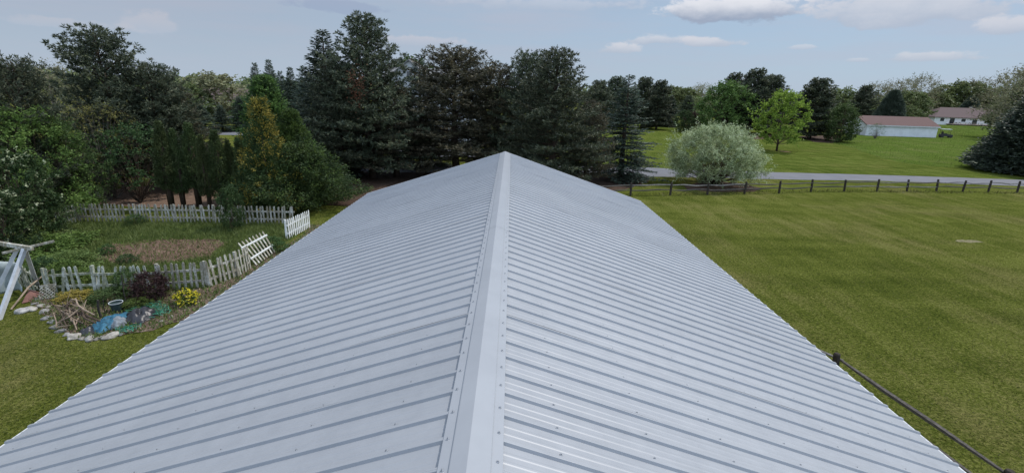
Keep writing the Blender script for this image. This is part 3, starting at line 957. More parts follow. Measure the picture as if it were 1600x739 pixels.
PROTO = dict(
    pineA=PK(pine(1, 13, 4.4, .07, 150, nl=11, need=.25, wid=.06, mats=[F['pine']], power=.62)),
    pineB=PK(pine(2, 13, 4.0, .10, 125, nl=10, need=.25, wid=.06, mats=[F['pine_dry']], power=.55)),
    pineC=PK(pine(3, 12, 4.8, .11, 125, nl=11, need=.25, wid=.06, mats=[F['pine']], power=.5)),
    pineW=PK(pine(31, 12, 4.3, .08, 105, nl=14, need=.27, wid=.06, mats=[F['pine']], power=.42, lean=.7)),
    pineS=PK(pine(4, 12, 4.0, .05, 90, nl=8, need=.42, wid=.13, mats=[F['pine']], power=.48)),
    spruceA=PK(spruce(5, 12, 3.0, per=9, wid=.07)),
    spruceB=PK(spruce(6, 11, 2.9, zb=.05, gap=.44, per=8, droop=4, power=.9, wid=.065)),
    spruceS=PK(spruce(7, 10, 2.6, gap=.5, per=9, wid=.13)),
    bigcone=PK(plumed(33, 12, 4.6, 8000, .7, [F['spruce'], F['spruce_tip']], .9, prof=lambda u: (1 - u) ** .62 * min(1, .85 + u * 3), up=.3, per=20, blade=.20, wid=.09, zb=.01, jitter=.04)),
    arb=PK(plumed(8, 5, .50, 560, .30, [F['arb']], prof=lambda u: (1 - u) ** .62 * min(1, .55 + u * 1.6), up=2.6, outward=.7, zb=.24, stems=5, jitter=.08, blade=.08, wid=.03)),
    arb2=PK(plumed(9, 5, .54, 520, .32, [F['arb']], prof=lambda u: (1 - u) ** .7 * min(1, .6 + u * 1.5), up=2.4, outward=.7, zb=.2, stems=4, jitter=.12, blade=.08, wid=.03)),
    gold=PK(plumed(10, 7, 1.9, 520, .8, [F['juniper'], F['gold']], .62, prof=lambda u: (1 - u) ** 1.05 + .02, up=.7, per=60, blade=.13, wid=.045, zb=.04, jitter=.2)),
    bright=PK(plumed(12, 8, 2.1, 1500, .6, [F['juniper'], F['bright']], .25, up=1.3, per=28, blade=.13, wid=.055, zb=.03, jitter=.14)),
    vib2=PK(clumpy(37, 4.2, 3.6, [F['leafdark'], F['cream']], 110, .32, 9, 10, .13, .09, zlo=.02, stems=5, flower=.16, uc=.4)),
    jun=PK(plumed(13, 4.6, 3.4, 1100, 1.0, [F['juniper'], F['bright']], .8, prof=lambda u: (1 - u ** 1.2) ** .85 * min(1, .5 + u * 2.4), up=.18, per=38, blade=.15, wid=.055, zb=.10, stems=3, jitter=.24)),
    leafy=PK(clumpy(14, 5.5, 4.2, [F['leafdark']], 75, .42, 8, 9, .12, .08, zlo=.26, stems=3)),
    fern=PK(clumpy(15, 6.5, 5.6, [F['fern']], 150, .55, 11, 12, .15, .055, zlo=.03, stems=4, uc=.35, jitter=.2)),
    fern2=PK(clumpy(35, 6.0, 5.0, [F['leaf']], 120, .5, 10, 11, .14, .06, zlo=.05, stems=4, uc=.4, jitter=.25)),
    sparse=PK(clumpy(16, 6.0, 4.6, [F['olive']], 75, .55, 6, 7, .10, .055, zlo=.25, stems=5, bark='greybark', twigs=True)),
    vib=PK(clumpy(17, 4.2, 3.6, [F['leafdark'], F['cream']], 110, .32, 9, 10, .13, .09, zlo=.02, stems=5, flower=.10, uc=.4)),
    dkshrub=PK(clumpy(36, 3.2, 3.6, [F['juniper']], 110, .45, 10, 12, .13, .04, zlo=.02, stems=5, uc=.3)),
    willow=PK(clumpy(18, 6, 9.4, [F['willow'], F['cream']], 240, .85, 13, 20, .16, .055, zlo=.14, stems=14, flower=.38, uc=.5, jitter=.17, shell=.5, twigup=.6, tr=.11)),
    maple=PK(clumpy(19, 7, 5.2, [F['maple']], 85, .55, 9, 10, .19, .14, zlo=.17, uc=.36, twigup=.7, tr=.12, jitter=.2)),
    light=PK(clumpy(20, 9, 7, [F['bright']], 130, .8, 9, 10, .27, .17, zlo=.04, uc=.38, twigup=.6, tr=.15)),
    farA=PK(clumpy(21, 13, 11, [F['far']], 95, 1.3, 9, 10, .55, .38, zlo=.04, uc=.45, tr=.22)),
    farB=PK(clumpy(22, 13, 10, [F['far']], 80, 1.2, 8, 9, .5, .36, zlo=.08, uc=.5, twigup=.6, tr=.2)),
    farS=PK(clumpy(23, 14, 11, [F['farsparse']], 110, 1.5, 7, 7, .30, .18, zlo=.22, uc=.6, twigup=.9, tr=.24, bark='greybark', twigs=True)),
    shrub=PK(clumpy(24, 1.4, 1.4, [F['leafdark']], 60, .17, 9, 9, .065, .04, zlo=.03, stems=6, uc=.4, tr=.012)),
    mound=PK(clumpy(27, 1.0, 2.6, [F['weed']], 120, .30, 8, 9, .09, .055, zlo=.0, stems=6, uc=.2, tr=.012, jitter=.3)),
    redshrub=PK(clumpy(25, 1.2, 1.3, [F['redleaf']], 70, .22, 8, 9, .06, .035, zlo=.03, stems=7, uc=.5, tr=.010, twigup=.9)),
    flowers=PK(clumpy(26, .6, .8, [F['leaf'], F['yellow']], 50, .14, 7, 8, .05, .04, zlo=.03, stems=5, uc=.4, tr=.006, flower=.62)),
)

# --- the pines and spruces behind the barn
EV = 'tall evergreens behind the barn'
C = plant
C(PROTO['pineA'], 'pine_tree', 'tallest dark pine of the row behind the roof, with a red-brown dead branch halfway up', 'pine tree', 566, 15, 42, 145, 0.4, EV)
C(PROTO['spruceA'], 'spruce_tree', 'tall pointed spruce pressed against the left side of the tallest pine', 'spruce tree', 503, 45, 44, 120, None, EV)
C(PROTO['pineC'], 'pine_tree', 'bushy round-topped pine with a bare visible trunk, directly behind the left roof slope', 'pine tree', 708, 66, 46, 175, 1.0, EV, mat=F['pine_dry'])
C(PROTO['spruceB'], 'spruce_tree', 'narrow spruce in front of the pale house gable, between two big pines', 'spruce tree', 655, 84, 50, 85, None, EV)
C(PROTO['pineB'], 'pine_tree', 'pine with brownish lower boughs right behind the peak of the roof ridge', 'pine tree', 778, 94, 45, 120, 2.0, EV)
C(PROTO['pineA'], 'pine_tree', 'dense dark pine just right of the roof peak, the broadest there', 'pine tree', 874, 70, 39, 142, 3.3, EV)
C(PROTO['pineC'], 'pine_tree', 'dark pine with a pointed top rising left behind the broad pine at the roof peak', 'pine tree', 829, 73, 44, 105, 0.2, EV)
C(PROTO['spruceB'], 'spruce_tree', 'open layered spruce standing alone at the left end of the rail fence', 'spruce tree', 984, 116, 44.6, 90, None, None)
C(PROTO['pineB'], 'pine_tree', 'scraggly browner pine leaning out below the broad pine at the right roof edge', 'pine tree', 925, 152, 41, 78, None, EV)
C(PROTO['pineB'], 'pine_tree', 'low pine filling the gap under the tallest pine, above the brown needle bed', 'pine tree', 610, 120, 43, 120, 1.3, EV)
C(PROTO['pineC'], 'pine_tree', 'low dark pine between the pointed spruces and the tallest pine', 'pine tree', 522, 92, 41, 110, 1.3, EV)
# red-brown dead bough in the tallest pine
_px = AT(558, 135, 40.0)
# --- spruces left of them
SP = 'spruce row left of the tall pines'
for (px, py, Y, wp, lb) in ((397, 97, 60, 44, 'slim spruce tip leftmost in the spruce row, above the golden cypress'),
                            (419, 92, 58, 50, 'slim spruce with the highest tip of the distant spruce row'),
                            (437, 110, 56, 42, 'shortest spruce of the row, between two taller tips'),
                            (452, 104, 54, 50, 'bluish spruce in the middle of the row left of the tall pines'),
                            (474, 103, 50, 70, 'wide blue-green spruce nearest the tall pine group')):
    C(PROTO['spruceA'], 'spruce_tree', lb, 'spruce tree', px, py, Y, wp, None, SP)
# --- left group
C(PROTO['pineW'], 'pine_tree', 'big windswept dark pine towering at the left above the garden', 'pine tree', 146, 33, 34, 150, 2.6)
C(PROTO['pineC'], 'pine_tree', 'lower spreading pine joined to the right side of the big windswept pine', 'pine tree', 228, 92, 35, 130, 2.0)
C(PROTO['pineC'], 'pine_tree', 'dark pine cut by the left edge of the photo', 'pine tree', 8, 78, 27, 130, 3.0)
C(PROTO['pineB'], 'pine_tree', 'dark pine behind the arborvitae row, low and dense', 'pine tree', 262, 128, 37, 105, 3.0)
C(PROTO['farS'], 'budding_tree', 'pale hazy budding tree between the two dark pines at far left', 'tree', 68, 90, 62, 120)
C(PROTO['fern'], 'leafy_tree', 'bright feathery green tree filling the left edge behind the swing frame', 'tree', 22, 158, 26, 160)
C(PROTO['fern2'], 'leafy_tree', 'rounded green tree beside the left end of the back picket fence', 'tree', 78, 172, 27, 92)
C(PROTO['vib'], 'blossom_shrub', 'snowball shrub with white blossom clusters at the left edge', 'shrub', 14, 226, 22.0, 88)
C(PROTO['vib'], 'blossom_shrub', 'dark green shrub with lowest white blossoms by the swing frame', 'shrub', -22, 292, 19.5, 92, mat=[F['leafdark'], F['cream']])
C(PROTO['dkshrub'], 'evergreen_shrub', 'low dark feathery shrub covering the left end of the back picket fence', 'shrub', 50, 288, 22.5, 72)
C(PROTO['sparse'], 'multi_stem_tree', 'sparse olive-brown tree with several thin stems behind the back picket fence', 'tree', 140, 148, 31, 118)
C(PROTO['leafy'], 'small_tree', 'small crooked tree with deep green leaves behind the back picket fence', 'tree', 196, 188, 30.5, 105)
C(PROTO['sparse'], 'multi_stem_tree', 'thin brownish tree in the shade under the big left pine', 'tree', 115, 205, 33, 80)
AR = 'arborvitae screen behind the picket fence'
ARB_L = ['leftmost narrow arborvitae in the dark screen, partly behind the leafy tree', 'second arborvitae of the screen, slightly shorter', 'tallest columnar arborvitae of the screen, near its middle', 'thin arborvitae squeezed right of the tallest one',
         'bare-legged arborvitae right of the screen middle', 'shorter arborvitae second from the golden cypress', 'last arborvitae of the screen, hiding beside the golden cypress']
for i, (px, py, wp) in enumerate(((245, 186, 28), (267, 199, 24), (291, 189, 28), (311, 209, 22), (333, 200, 27), (354, 217, 21), (371, 212, 22))):
    C(PROTO['arb' if i % 2 == 0 else 'arb2'], 'arborvitae', ARB_L[i], 'arborvitae', px, py, 29 + (i % 3) * .4, wp, None, AR)
C(PROTO['gold'], 'golden_cypress', 'conical cypress with yellow-gold branch tips beside the arborvitae screen', 'cypress', 402, 146, 28.6, 86)
C(PROTO['bright'], 'cedar_tree', 'bright green pointed cedar rising behind the golden cypress', 'cedar tree', 412, 114, 32, 125)
C(PROTO['bright'], 'cedar_tree', 'green cedar shoulder between the golden cypress and the spruce row', 'cedar tree', 452, 168, 31, 95)
C(PROTO['jun'], 'juniper', 'wide spreading dark juniper at the right end of the back picket fence', 'juniper', 462, 212, 30.2, 150, 0.5)
C(PROTO['jun'], 'juniper', 'lower juniper mound between golden cypress and wide juniper', 'juniper', 408, 236, 29.4, 90, 2.1)
C(PROTO['shrub'], 'shrub', 'twiggy dark shrub growing through a gap of the back picket fence', 'shrub', 356, 286, 25.0, 50, aspect=.7)
# --- beyond, left
C(PROTO['farB'], 'budding_tree', 'rounded olive-yellow budding tree on the distant left lawn', 'tree', 332, 109, 110, 84, mat=F['farsparse'])
C(PROTO['farA'], 'distant_tree', 'green leafy tree left of the rounded budding tree', 'tree', 283, 126, 105, 75)
C(PROTO['farB'], 'distant_tree', 'small fresh green tree between budding tree and spruce row', 'tree', 383, 148, 95, 42, mat=F['leaf'])
C(PROTO['spruceS'], 'spruce_tree', 'young layered spruce on the far left lawn by the lane', 'spruce tree', 343, 163, 82, 30)
C(PROTO['spruceS'], 'spruce_tree', 'wider young spruce left of the one by the lane', 'spruce tree', 311, 162, 78, 38)
C(PROTO['spruceS'], 'spruce_tree', 'young green spruce against the distant brown roof', 'spruce tree', 372, 150, 84, 30)
C(PROTO['farA'], 'distant_tree', 'pale green tree behind the two-storey house gable', 'tree', 645, 80, 95, 78, mat=F['leaf'])
# --- right-hand lawn trees
BP = 'pine clump beyond the drive right of the roof peak'
for i, (pr, px, py, Y, wp, lb) in enumerate((
        ('pineS', 940, 123, 118, 52, 'pine partly hidden behind the broad pine, leftmost of the far clump'),
        ('pineS', 963, 117, 126, 50, 'far clump pine directly left behind the lone layered spruce'),
        ('pineS', 1012, 118, 128, 50, 'far clump pine with rounded top right of the lone spruce tip'),
        ('pineS', 1033, 123, 122, 46, 'far clump pine with a visible trunk on open lawn'),
        ('spruceS', 1050, 148, 135, 30, 'short dark spruce ending the far clump on its right'))):
    C(PROTO[pr], 'spruce_tree' if pr == 'spruceS' else 'pine_tree', lb, 'spruce tree' if pr == 'spruceS' else 'pine tree', px, py, Y, wp, None, BP, mat=None if pr == 'spruceS' else F['pine'])
C(PROTO['light'], 'round_shrub', 'round blue-green lawn shrub between far pines and silvery bush', 'shrub', 1073, 170, 116, 28, mat=F['leafdark'])
C(PROTO['light'], 'red_leaf_shrub', 'dark red shrub just behind the round lawn shrub', 'shrub', 1083, 173, 121, 26, mat=F['redleaf'])
C(PROTO['light'], 'leafy_tree', 'fresh green leafy tree directly behind the silvery bush', 'tree', 1140, 122, 112, 74)
C(PROTO['pineS'], 'pine_tree', 'dark pine top showing left behind the fresh green tree', 'pine tree', 1149, 111, 122, 50, None)
C(PROTO['pineS'], 'pine_tree', 'largest dark pine between the fresh green tree and the yellow-green maple', 'pine tree', 1183, 104, 116, 66, None)
C(PROTO['pineS'], 'pine_tree', 'dark pine immediately left behind the yellow-green maple', 'pine tree', 1214, 114, 118, 60, None)
C(PROTO['maple'], 'maple_tree', 'young yellow-green maple alone on the lawn beyond the drive', 'tree', 1231, 138, 76, 70)
C(PROTO['pineS'], 'pine_tree', 'bushy soft pine right of the yellow-green maple', 'pine tree', 1281, 119, 106, 74, 1.0)
C(PROTO['light'], 'leafy_tree', 'small green tree between the soft pine and the white barn', 'tree', 1324, 160, 99, 52, mat=F['leaf'])
C(PROTO['sparse'], 'sapling', 'thin young tree standing in front of the white barn wall', 'tree', 1373, 191, 112, 24, mat=F['leaf'])
C(PROTO['bigcone'], 'evergreen_tree', 'huge dark conical evergreen cut by the right edge of the photo', 'evergreen', 1728, 88, 57, 205, 1.0)
C(PROTO['bigcone'], 'spruce_tree', 'dark conical spruce rising behind the white barn roof', 'spruce tree', 1400, 139, 150, 44)
C(PROTO['pineS'], 'pine_tree', 'round dark pine behind the left end of the white barn', 'pine tree', 1356, 131, 165, 42)
C(PROTO['bigcone'], 'spruce_tree', 'dark spruce tip just behind the brown house roof', 'spruce tree', 1521, 150, 225, 34)
FT = 'woodland trees behind the white barn and house'
FARS = [('farB', 1322, 133, 190, 50, 'woodland tree above the small green tree, left of the round pine'),
        ('farS', 1376, 125, 200, 60, 'thin budding woodland tree right of the round dark pine'),
        ('farA', 1385, 150, 175, 60, 'low green woodland tree behind the middle of the barn roof'),
        ('farS', 1412, 120, 190, 56, 'budding brownish tree above the conical spruce'),
        ('farS', 1445, 112, 230, 60, 'tallest feathery tree on the skyline above the barn end'),
        ('farA', 1428, 138, 175, 55, 'full green woodland tree right of the conical spruce'),
        ('farA', 1462, 140, 245, 60, 'green woodland tree between the barn end and brown house'),
        ('farB', 1490, 128, 255, 64, 'woodland tree left above the brown house roof'),
        ('farA', 1515, 122, 250, 66, 'rounded woodland tree above the brown house roof ridge'),
        ('farS', 1532, 118, 248, 60, 'pale budding crown behind the brown house roof'),
        ('farB', 1549, 132, 240, 60, 'green woodland tree at the right end of the brown house'),
        ('farS', 1622, 93, 118, 92, 'large spreading tree with lacy crown at the right edge'),
        ('farB', 1616, 118, 125, 72, 'leafy tree below the lacy crown at the right edge'),
        ('farS', 1610, 100, 130, 90, 'second lacy crown cut by the right edge of the photo'),
        ('farB', 1345, 158, 175, 50, 'low green tree over the left end of the white barn roof'),
        ('farA', 1420, 162, 160, 46, 'bushy low tree right below the conical spruce')]
for pr, px, py, Y, wp, lb in FARS:
    C(PROTO[pr], 'woodland_tree', lb, 'tree', px, py, Y, wp, None, FT)
CT = 'woodland trees at the centre skyline'
cl = ['skyline tree above the round lawn shrub', 'pale skyline tree left of the fresh green tree', 'low darker tree under the centre skyline', 'skyline tree rising nearest the far pine clump', 'yellowish low tree behind the red shrub', 'dark round evergreen in the centre woodland']
for i, (pr, px, py, Y, wp) in enumerate((('farA', 1072, 134, 240, 46), ('farS', 1100, 128, 260, 50), ('farB', 1088, 150, 200, 40), ('farA', 1056, 131, 250, 40), ('farB', 1095, 172, 150, 34), ('pineS', 1076, 148, 190, 24))):
    C(PROTO[pr], 'woodland_tree', cl[i], 'tree', px, py, Y, wp, None, CT)

# the silvery bush and the near garden plants
C(PROTO['willow'], 'silvery_bush', 'large silvery green bush with pale blossom beside the drive and rail fence', 'bush', 1127, 184, 43.5, 128, 0.3)

# far-off woods along the horizon: one mass nobody could count
r = np.random.default_rng(77)
P = []; SZ = []
for i in range(1200):
    a_ = r.uniform(-1.4, 1.4)
    R_ = r.uniform(330, 560)
    h_ = r.uniform(9, 15) + (R_ - 330) * .012
    cxx, cyy = R_ * sin(a_), R_ * cos(a_)
    rr = r.uniform(4, 7)
    n = 100
    q = nrm(r.normal(size=(n, 3))) * (r.uniform(.5, 1, (n, 1)) ** .5)
    q[:, 2] = np.abs(q[:, 2] * 1.0 + .1)
    P.append(np.array((cxx, cyy, h_ * .15)) + q * np.array((rr, rr, h_ * .8)))
P = np.concatenate(P)
V = cards(P, r.normal(size=P.shape), r.uniform(1.4, 2.6, len(P)), r.uniform(1.2, 2.0, len(P)), r)
me = quads('far_woods', V, [F['far']])
tag(link('far_woods', me), 'band of mixed woods along the whole horizon', 'woods', kind='stuff')

# dead red-brown bough, a part of the tallest pine
for o in list(COL.objects):
    if o.get('label', '').startswith('tallest dark pine'):
        q = np.array(AT(557, 138, o.location.y - 3.2))
        rr = np.random.default_rng(3)
        P = q + rr.normal(size=(420, 3)) * np.array((.35, .3, .75))
        me = quads('dead_bough', cards(P, rr.normal(size=P.shape) + (0, 0, .3), .2, .04, rr), [foliage_mat('dead_needles', [(0.12, 0.045, 0.025), (0.17, 0.07, 0.04), (0.22, 0.10, 0.06)], .1)])
        b = link('dead_bough', me, o)
        b.matrix_parent_inverse = Matrix.Identity(4)
        mw = Matrix.LocRotScale(o.location, o.rotation_euler, o.scale)
        b.matrix_parent_inverse = mw.inverted()
        tag(b, 'red-brown dead bough', kind='stuff')

# ------------------------------------------------------------------ buildings
def gable_house(name, label, cat, c, L, Dp, hw, hr, rz, wallm, roofm, over=.4, hip=0.0):
    """gable (or hipped) building; local x along the ridge, front wall at -y"""
    b = tag(empty(name, (c[0], c[1], 0), rz), label, cat)
    mb = MB()
    mb.box(-L / 2, L / 2, -Dp / 2, Dp / 2, 0, hw)
    if not hip:
        for x in (-L / 2, L / 2 - .15):
            v = [(x, -Dp / 2, hw), (x, Dp / 2, hw), (x, 0, hr - .12)]
            v += [(p[0] + .15, p[1], p[2]) for p in v]
            mb.add(v, [(0, 1, 2), (5, 4, 3), (0, 3, 4, 1), (1, 4, 5, 2), (2, 5, 3, 0)])
    mb.build('wall', wallm, b)
    mb = MB()
    lo, wo_ = L / 2 + over, Dp / 2 + over
    ze = hw - over * (hr - hw) / (Dp / 2) + .02
    hx = lo - hip
    for dz in (0, -.14):
        pass
    v = [(-lo, -wo_, ze), (lo, -wo_, ze), (lo, wo_, ze), (-lo, wo_, ze), (-hx, 0, hr), (hx, 0, hr)]
    v2 = [(p[0], p[1], p[2] - .16) for p in v]
    fs = [(0, 1, 5, 4), (2, 3, 4, 5)]
    if hip: fs += [(1, 2, 5), (3, 0, 4)]
    n = 6
    f2 = [tuple(i + n for i in f[::-1]) for f in fs]
    rim = [(0, 6, 7, 1), (2, 8, 9, 3)]
    rim += [(1, 7, 8, 2), (3, 9, 6, 0)] if hip else [(1, 7, 11, 5), (5, 11, 8, 2), (3, 9, 10, 4), (4, 10, 6, 0)]
    mb.add(v + v2, fs + f2 + rim)
    mb.build('roof', roofm, b)
    return b


def window(b, x, z, w_, h_, y, frame=M['trim'], sign=-1, name='window'):
    mb = MB()
    ya, yb = sorted((y + sign * .002, y + sign * .05))
    mb.box(x - w_ / 2 - .08, x + w_ / 2 + .08, ya, yb, z - .08, z + h_ + .08)
    f_ = mb.build(name, frame, b)
    mb = MB()
    ya, yb = sorted((y + sign * .052, y + sign * .06))
    mb.box(x - w_ / 2, x + w_ / 2, ya, yb, z, z + h_)
    mb.build('pane', M['glass'], f_)


# white barn with faded red roof
p0 = np.array(G(1352, 212)); p1 = np.array(G(1462, 215.5))
dv = p1 - p0; Lb = np.linalg.norm(dv); rz = atan2(dv[1], dv[0])
nv = np.array((-sin(rz), cos(rz)))
Dpb = 9.0
cb = (p0 + p1) / 2 + nv * Dpb / 2
b = gable_house('white_barn', 'long low white barn with faded red-brown roof in the far meadow', 'barn', cb, Lb, Dpb, 2.75, 4.7, rz, M['barnwhite'], M['redroof'], .35)
mb = MB(); mb.box(-Lb / 2 - .37, Lb / 2 + .37, -Dpb / 2 - .375, -Dpb / 2 - .352, 2.36, 2.60); mb.build('eave_trim', M['trim'], b)
mb = MB(); mb.box(Lb / 2 + .003, Lb / 2 + .06, -1.5, 1.5, 0, 2.5); mb.build('door', M['dark'], b)
window(b, -Lb / 4, 1.1, .9, .8, Dpb / 2, sign=1)

# brown-roofed ranch house
c0 = np.array(G(1512, 196.5)); Lh = 30.0
rzh = -0.10
b = gable_house('ranch_house', 'long white ranch house with hipped brown roof and rear deck', 'house', c0 + np.array((2, 6)), Lh, 12, 3.6, 7.2, rzh, M['housewhite'], M['brownroof'], .7, hip=6)
for x, z, w_, h_ in ((-12, 1.5, 1.5, 1.3), (-3.5, 1.5, 1.6, 1.2), (5.5, 1.5, 1.3, 1.2), (10.5, 1.5, 1.8, 1.2)): window(b, x, z, w_, h_, -6)
for x in (-8, 1): window(b, x, .6, 1.9, 2.2, -6, name='door')
mb = MB(); mb.box(3, 3.9, 1, 1.9, 5.5, 7.7); mb.build('chimney', M['stone'], b)
cr, sr = cos(rzh), sin(rzh)


def hp(x, y, z=0):
    c_ = c0 + np.array((2, 6))
    return (c_[0] + x * cr - y * sr, c_[1] + x * sr + y * cr, z)


mb = MB(); mb.box(-10, 9, -9.6, -6.06, .38, .55); dk = mb.build('deck', M['decking'], b)
for x in (-9.8, -5, 0, 4.5, 8.8):
    mb = MB(); mb.box(x - .06, x + .06, -9.7, -9.58, 0, 1.35); mb.build('post', M['decking'], dk)
mb = MB()
for z in (.75, 1.0, 1.3): mb.box(-10, 9, -9.58, -9.54, z, z + .06)
mb.build('railing', M['decking'], dk)
# picnic tables on the deck
for (x, lb) in ((-6.8, 'dark red picnic table on the house deck, nearer the left door'), (-1.4, 'dark picnic table in the middle of the house deck')):
    tb = tag(empty('picnic_table', hp(x, -7.9, .555), rzh), lb, 'table', 'tables on the house deck')
    mt = M['brownboard'] if x < -5 else M['dark']
    mb = MB(); mb.box(-1, 1, -.4, .4, .70, .76); mb.build('tabletop', mt, tb)
    for s in (-1, 1):
        mb = MB(); mb.box(-1, 1, s * .75 - .14, s * .75 + .14, .42, .46); mb.build('bench', mt, tb)
    for s in (-1, 1):
        mb = MB(); mb.beam((s * .7, -.8, 0), (s * .7, .25, .7), .08, .08); mb.beam((s * .75, .8, 0), (s * .75, -.25, .7), .08, .08); mb.beam((s * .72, -.85, .39), (s * .72, .85, .39), .05, .08); mb.build('leg', mt, tb)

# small utility cart parked at the barn end
q = G(1459, 214)
ct = tag(empty('utility_cart', (q[0] + 1.0, q[1] - 2.2, 0), -0.4), 'small dark utility cart with pale canopy at the barn corner', 'cart')
mb = MB()
v = [(-1.3, -.6, .35), (1.3, -.6, .35), (1.3, .6, .35), (-1.3, .6, .35), (-1.25, -.58, .85), (.55, -.58, .85), (.55, .58, .85), (-1.25, .58, .85), (1.25, -.5, .7), (1.25, .5, .7)]
mb.add(v, [(3, 2, 1, 0), (0, 1, 8, 5, 4), (2, 3, 7, 6, 9), (4, 5, 6, 7), (5, 8, 9, 6), (1, 2, 9, 8), (3, 0, 4, 7)])
mb.build('body', M['dark'], ct)
mb = MB(); mb.box(-.7, .1, -.5, .5, .86, 1.02); mb.box(-.85, -.7, -.5, .5, .86, 1.45); mb.build('seat', M['rubber'], ct)
mb = MB(); mb.box(-1.25, .8, -.68, .68, 1.98, 2.08); mb.box(-1.1, .65, -.55, .55, 2.083, 2.12); mb.build('canopy', M['cream'], ct)
for x in (-1.1, .65):
    for s in (-.52, .52):
        mb = MB(); mb.beam((x, s, .86), (x, s, 1.98), .05, .05); mb.build('canopy_post', M['dark'], ct)
for x in (-.85, .85):
    for s in (-.62, .62):
        mb = MB(); mb.tube([(x, s - .1, .32), (x, s + .1, .32)], [.32, .32], 14); mb.build('wheel', M['rubber'], ct)

# two-storey house glimpsed between the pines
hx = AT(637, 103, 72)
b = gable_house('two_storey_house', 'pale grey two-storey house glimpsed through the tall pines', 'house', (hx[0] + 3.2, 78), 14, 9, 9.2, hx[2], 0.0, M['greysiding'], M['greyroof'], .4)
mb = MB()
gx = -3.2
v = [(gx - 2.6, -5.2, 0), (gx + 2.6, -5.2, 0), (gx + 2.6, -5.2, 9.3), (gx, -5.2, 11.4), (gx - 2.6, -5.2, 9.3)]
v += [(p[0], -4.52, p[2]) for p in v]
mb.add(v, [(0, 1, 2, 3, 4), (9, 8, 7, 6, 5), (0, 5, 6, 1), (1, 6, 7, 2), (4, 9, 5, 0)])
mb.build('front_wing', M['greysiding'], b)
mb = MB()
for s in (-1, 1):
    mb.add([(gx, -5.5, 11.62), (gx + s * 2.95, -5.5, 9.25), (gx + s * 2.95, 0, 9.25), (gx, 0, 11.62), (gx, -5.5, 11.44), (gx + s * 2.95, -5.5, 9.05), (gx + s * 2.95, 0, 9.05), (gx, 0, 11.44)],
           [(0, 1, 2, 3), (7, 6, 5, 4), (0, 4, 5, 1), (1, 5, 6, 2)])
mb.build('wing_roof', M['greyroof'], b)
for x, z in ((-3.2, 1.2), (-3.2, 5.6), (-3.2, 9.2)): window(b, x, z, .7 if z > 9 else 1.4, .8 if z > 9 else 1.4, -5.2)
for x, z in ((1.5, 1.0), (4.8, 1.0), (1.5, 5.6), (4.8, 5.6)): window(b, x, z, 1.4, 1.4, -4.5)
mb = MB(); mb.box(5.2, 6.6, -4.56, -4.503, 0, 2.2); mb.build('door', M['trim'], b)

# brown roofed house far left
hx = AT(380, 140, 150)
b = gable_house('distant_house', 'distant white house with long brown roof behind the young spruces', 'house', (hx[0] - 2, 152), 20, 9, 3.4, 6.6, .1, M['housewhite'], M['brownroof'], .4)
for x in (-7, -3, 2, 6): window(b, x, 1.1, 1.3, 1.2, -4.5)
hx = AT(330, 160, 112)
b = gable_house('garden_shed', 'small white shed behind the rounded budding tree', 'shed', (hx[0], 118), 6, 4, 2.3, 3.6, .15, M['housewhite'], M['greyroof'], .3)
mb = MB(); mb.box(-1, .4, -2.06, -2.003, 0, 2.0); mb.build('door', M['dark'], b)

# ------------------------------------------------------------------ split-rail fence
def rail_fence(name, label, pts, ph=1.02, rails=(.42, .80), seed=1, bow=1.0):
    r = np.random.default_rng(seed)
    root = tag(empty(name, (pts[0][0], pts[0][1], 0)), label, 'fence')
    o = np.array((pts[0][0], pts[0][1], 0))
    P3 = [np.array((x, y, 0)) - o for x, y in pts]
    for p in P3:
        ln = r.normal(size=2) * .045
        h = ph + r.uniform(-.06, .06)
        mb = MB()
        w_ = .085
        mb.tube([p + (0, 0, -.1), p + (ln[0] * .5, ln[1] * .5, h * .5), p + (ln[0], ln[1], h - .03), p + (ln[0], ln[1], h)], [w_, w_ * 1.05, w_ * .98, w_ * .7], 7)
        mb.build('post', M['post'], root)
    for a_, b_ in zip(P3[:-1], P3[1:]):
        for z in rails:
            mb = MB()
            j = r.uniform(-.07, .07, 4) * bow
            d_ = (b_ - a_) / np.linalg.norm(b_ - a_)
            m1 = a_ * .66 + b_ * .34 + (0, 0, z + j[0] - .02 * bow); m2 = a_ * .34 + b_ * .66 + (0, 0, z + j[1] - .02 * bow)
            mb.tube([a_ - d_ * .1 + (0, 0, z + j[2] * .6), m1, m2, b_ + d_ * .1 + (0, 0, z + j[3] * .6)], [.03, .055, .058, .032], 5)
            mb.build('rail', M['rail'] if r.random() < .6 else M['raillight'], root)
    return root


FP = [(868, 306), (925, 306.5), (985, 306), (1047, 305), (1105, 304.5), (1163, 303), (1217, 302), (1267, 300), (1319, 299), (1370, 299), (1417, 299), (1463, 299), (1504, 299.5), (1544, 300), (1589, 301), (1640, 303), (1700, 305)]
rail_fence('split_rail_fence', 'long weathered split-rail fence along the drive at the far side of the lawn', [G(*q) for q in FP])
n0 = G(1580, 733, 1.0); n1 = G(1313, 553, 1.0)
n0 = np.array(n0); n1 = np.array(n1); dn = n1 - n0
rail_fence('near_rail_fence', 'dark rail fence running close beside the right eave of the metal roof', [n0 - dn, n0, n1, n1 + dn * .7 + (-1.6, 0)], 1.0, (.40, .86), 3, .25)


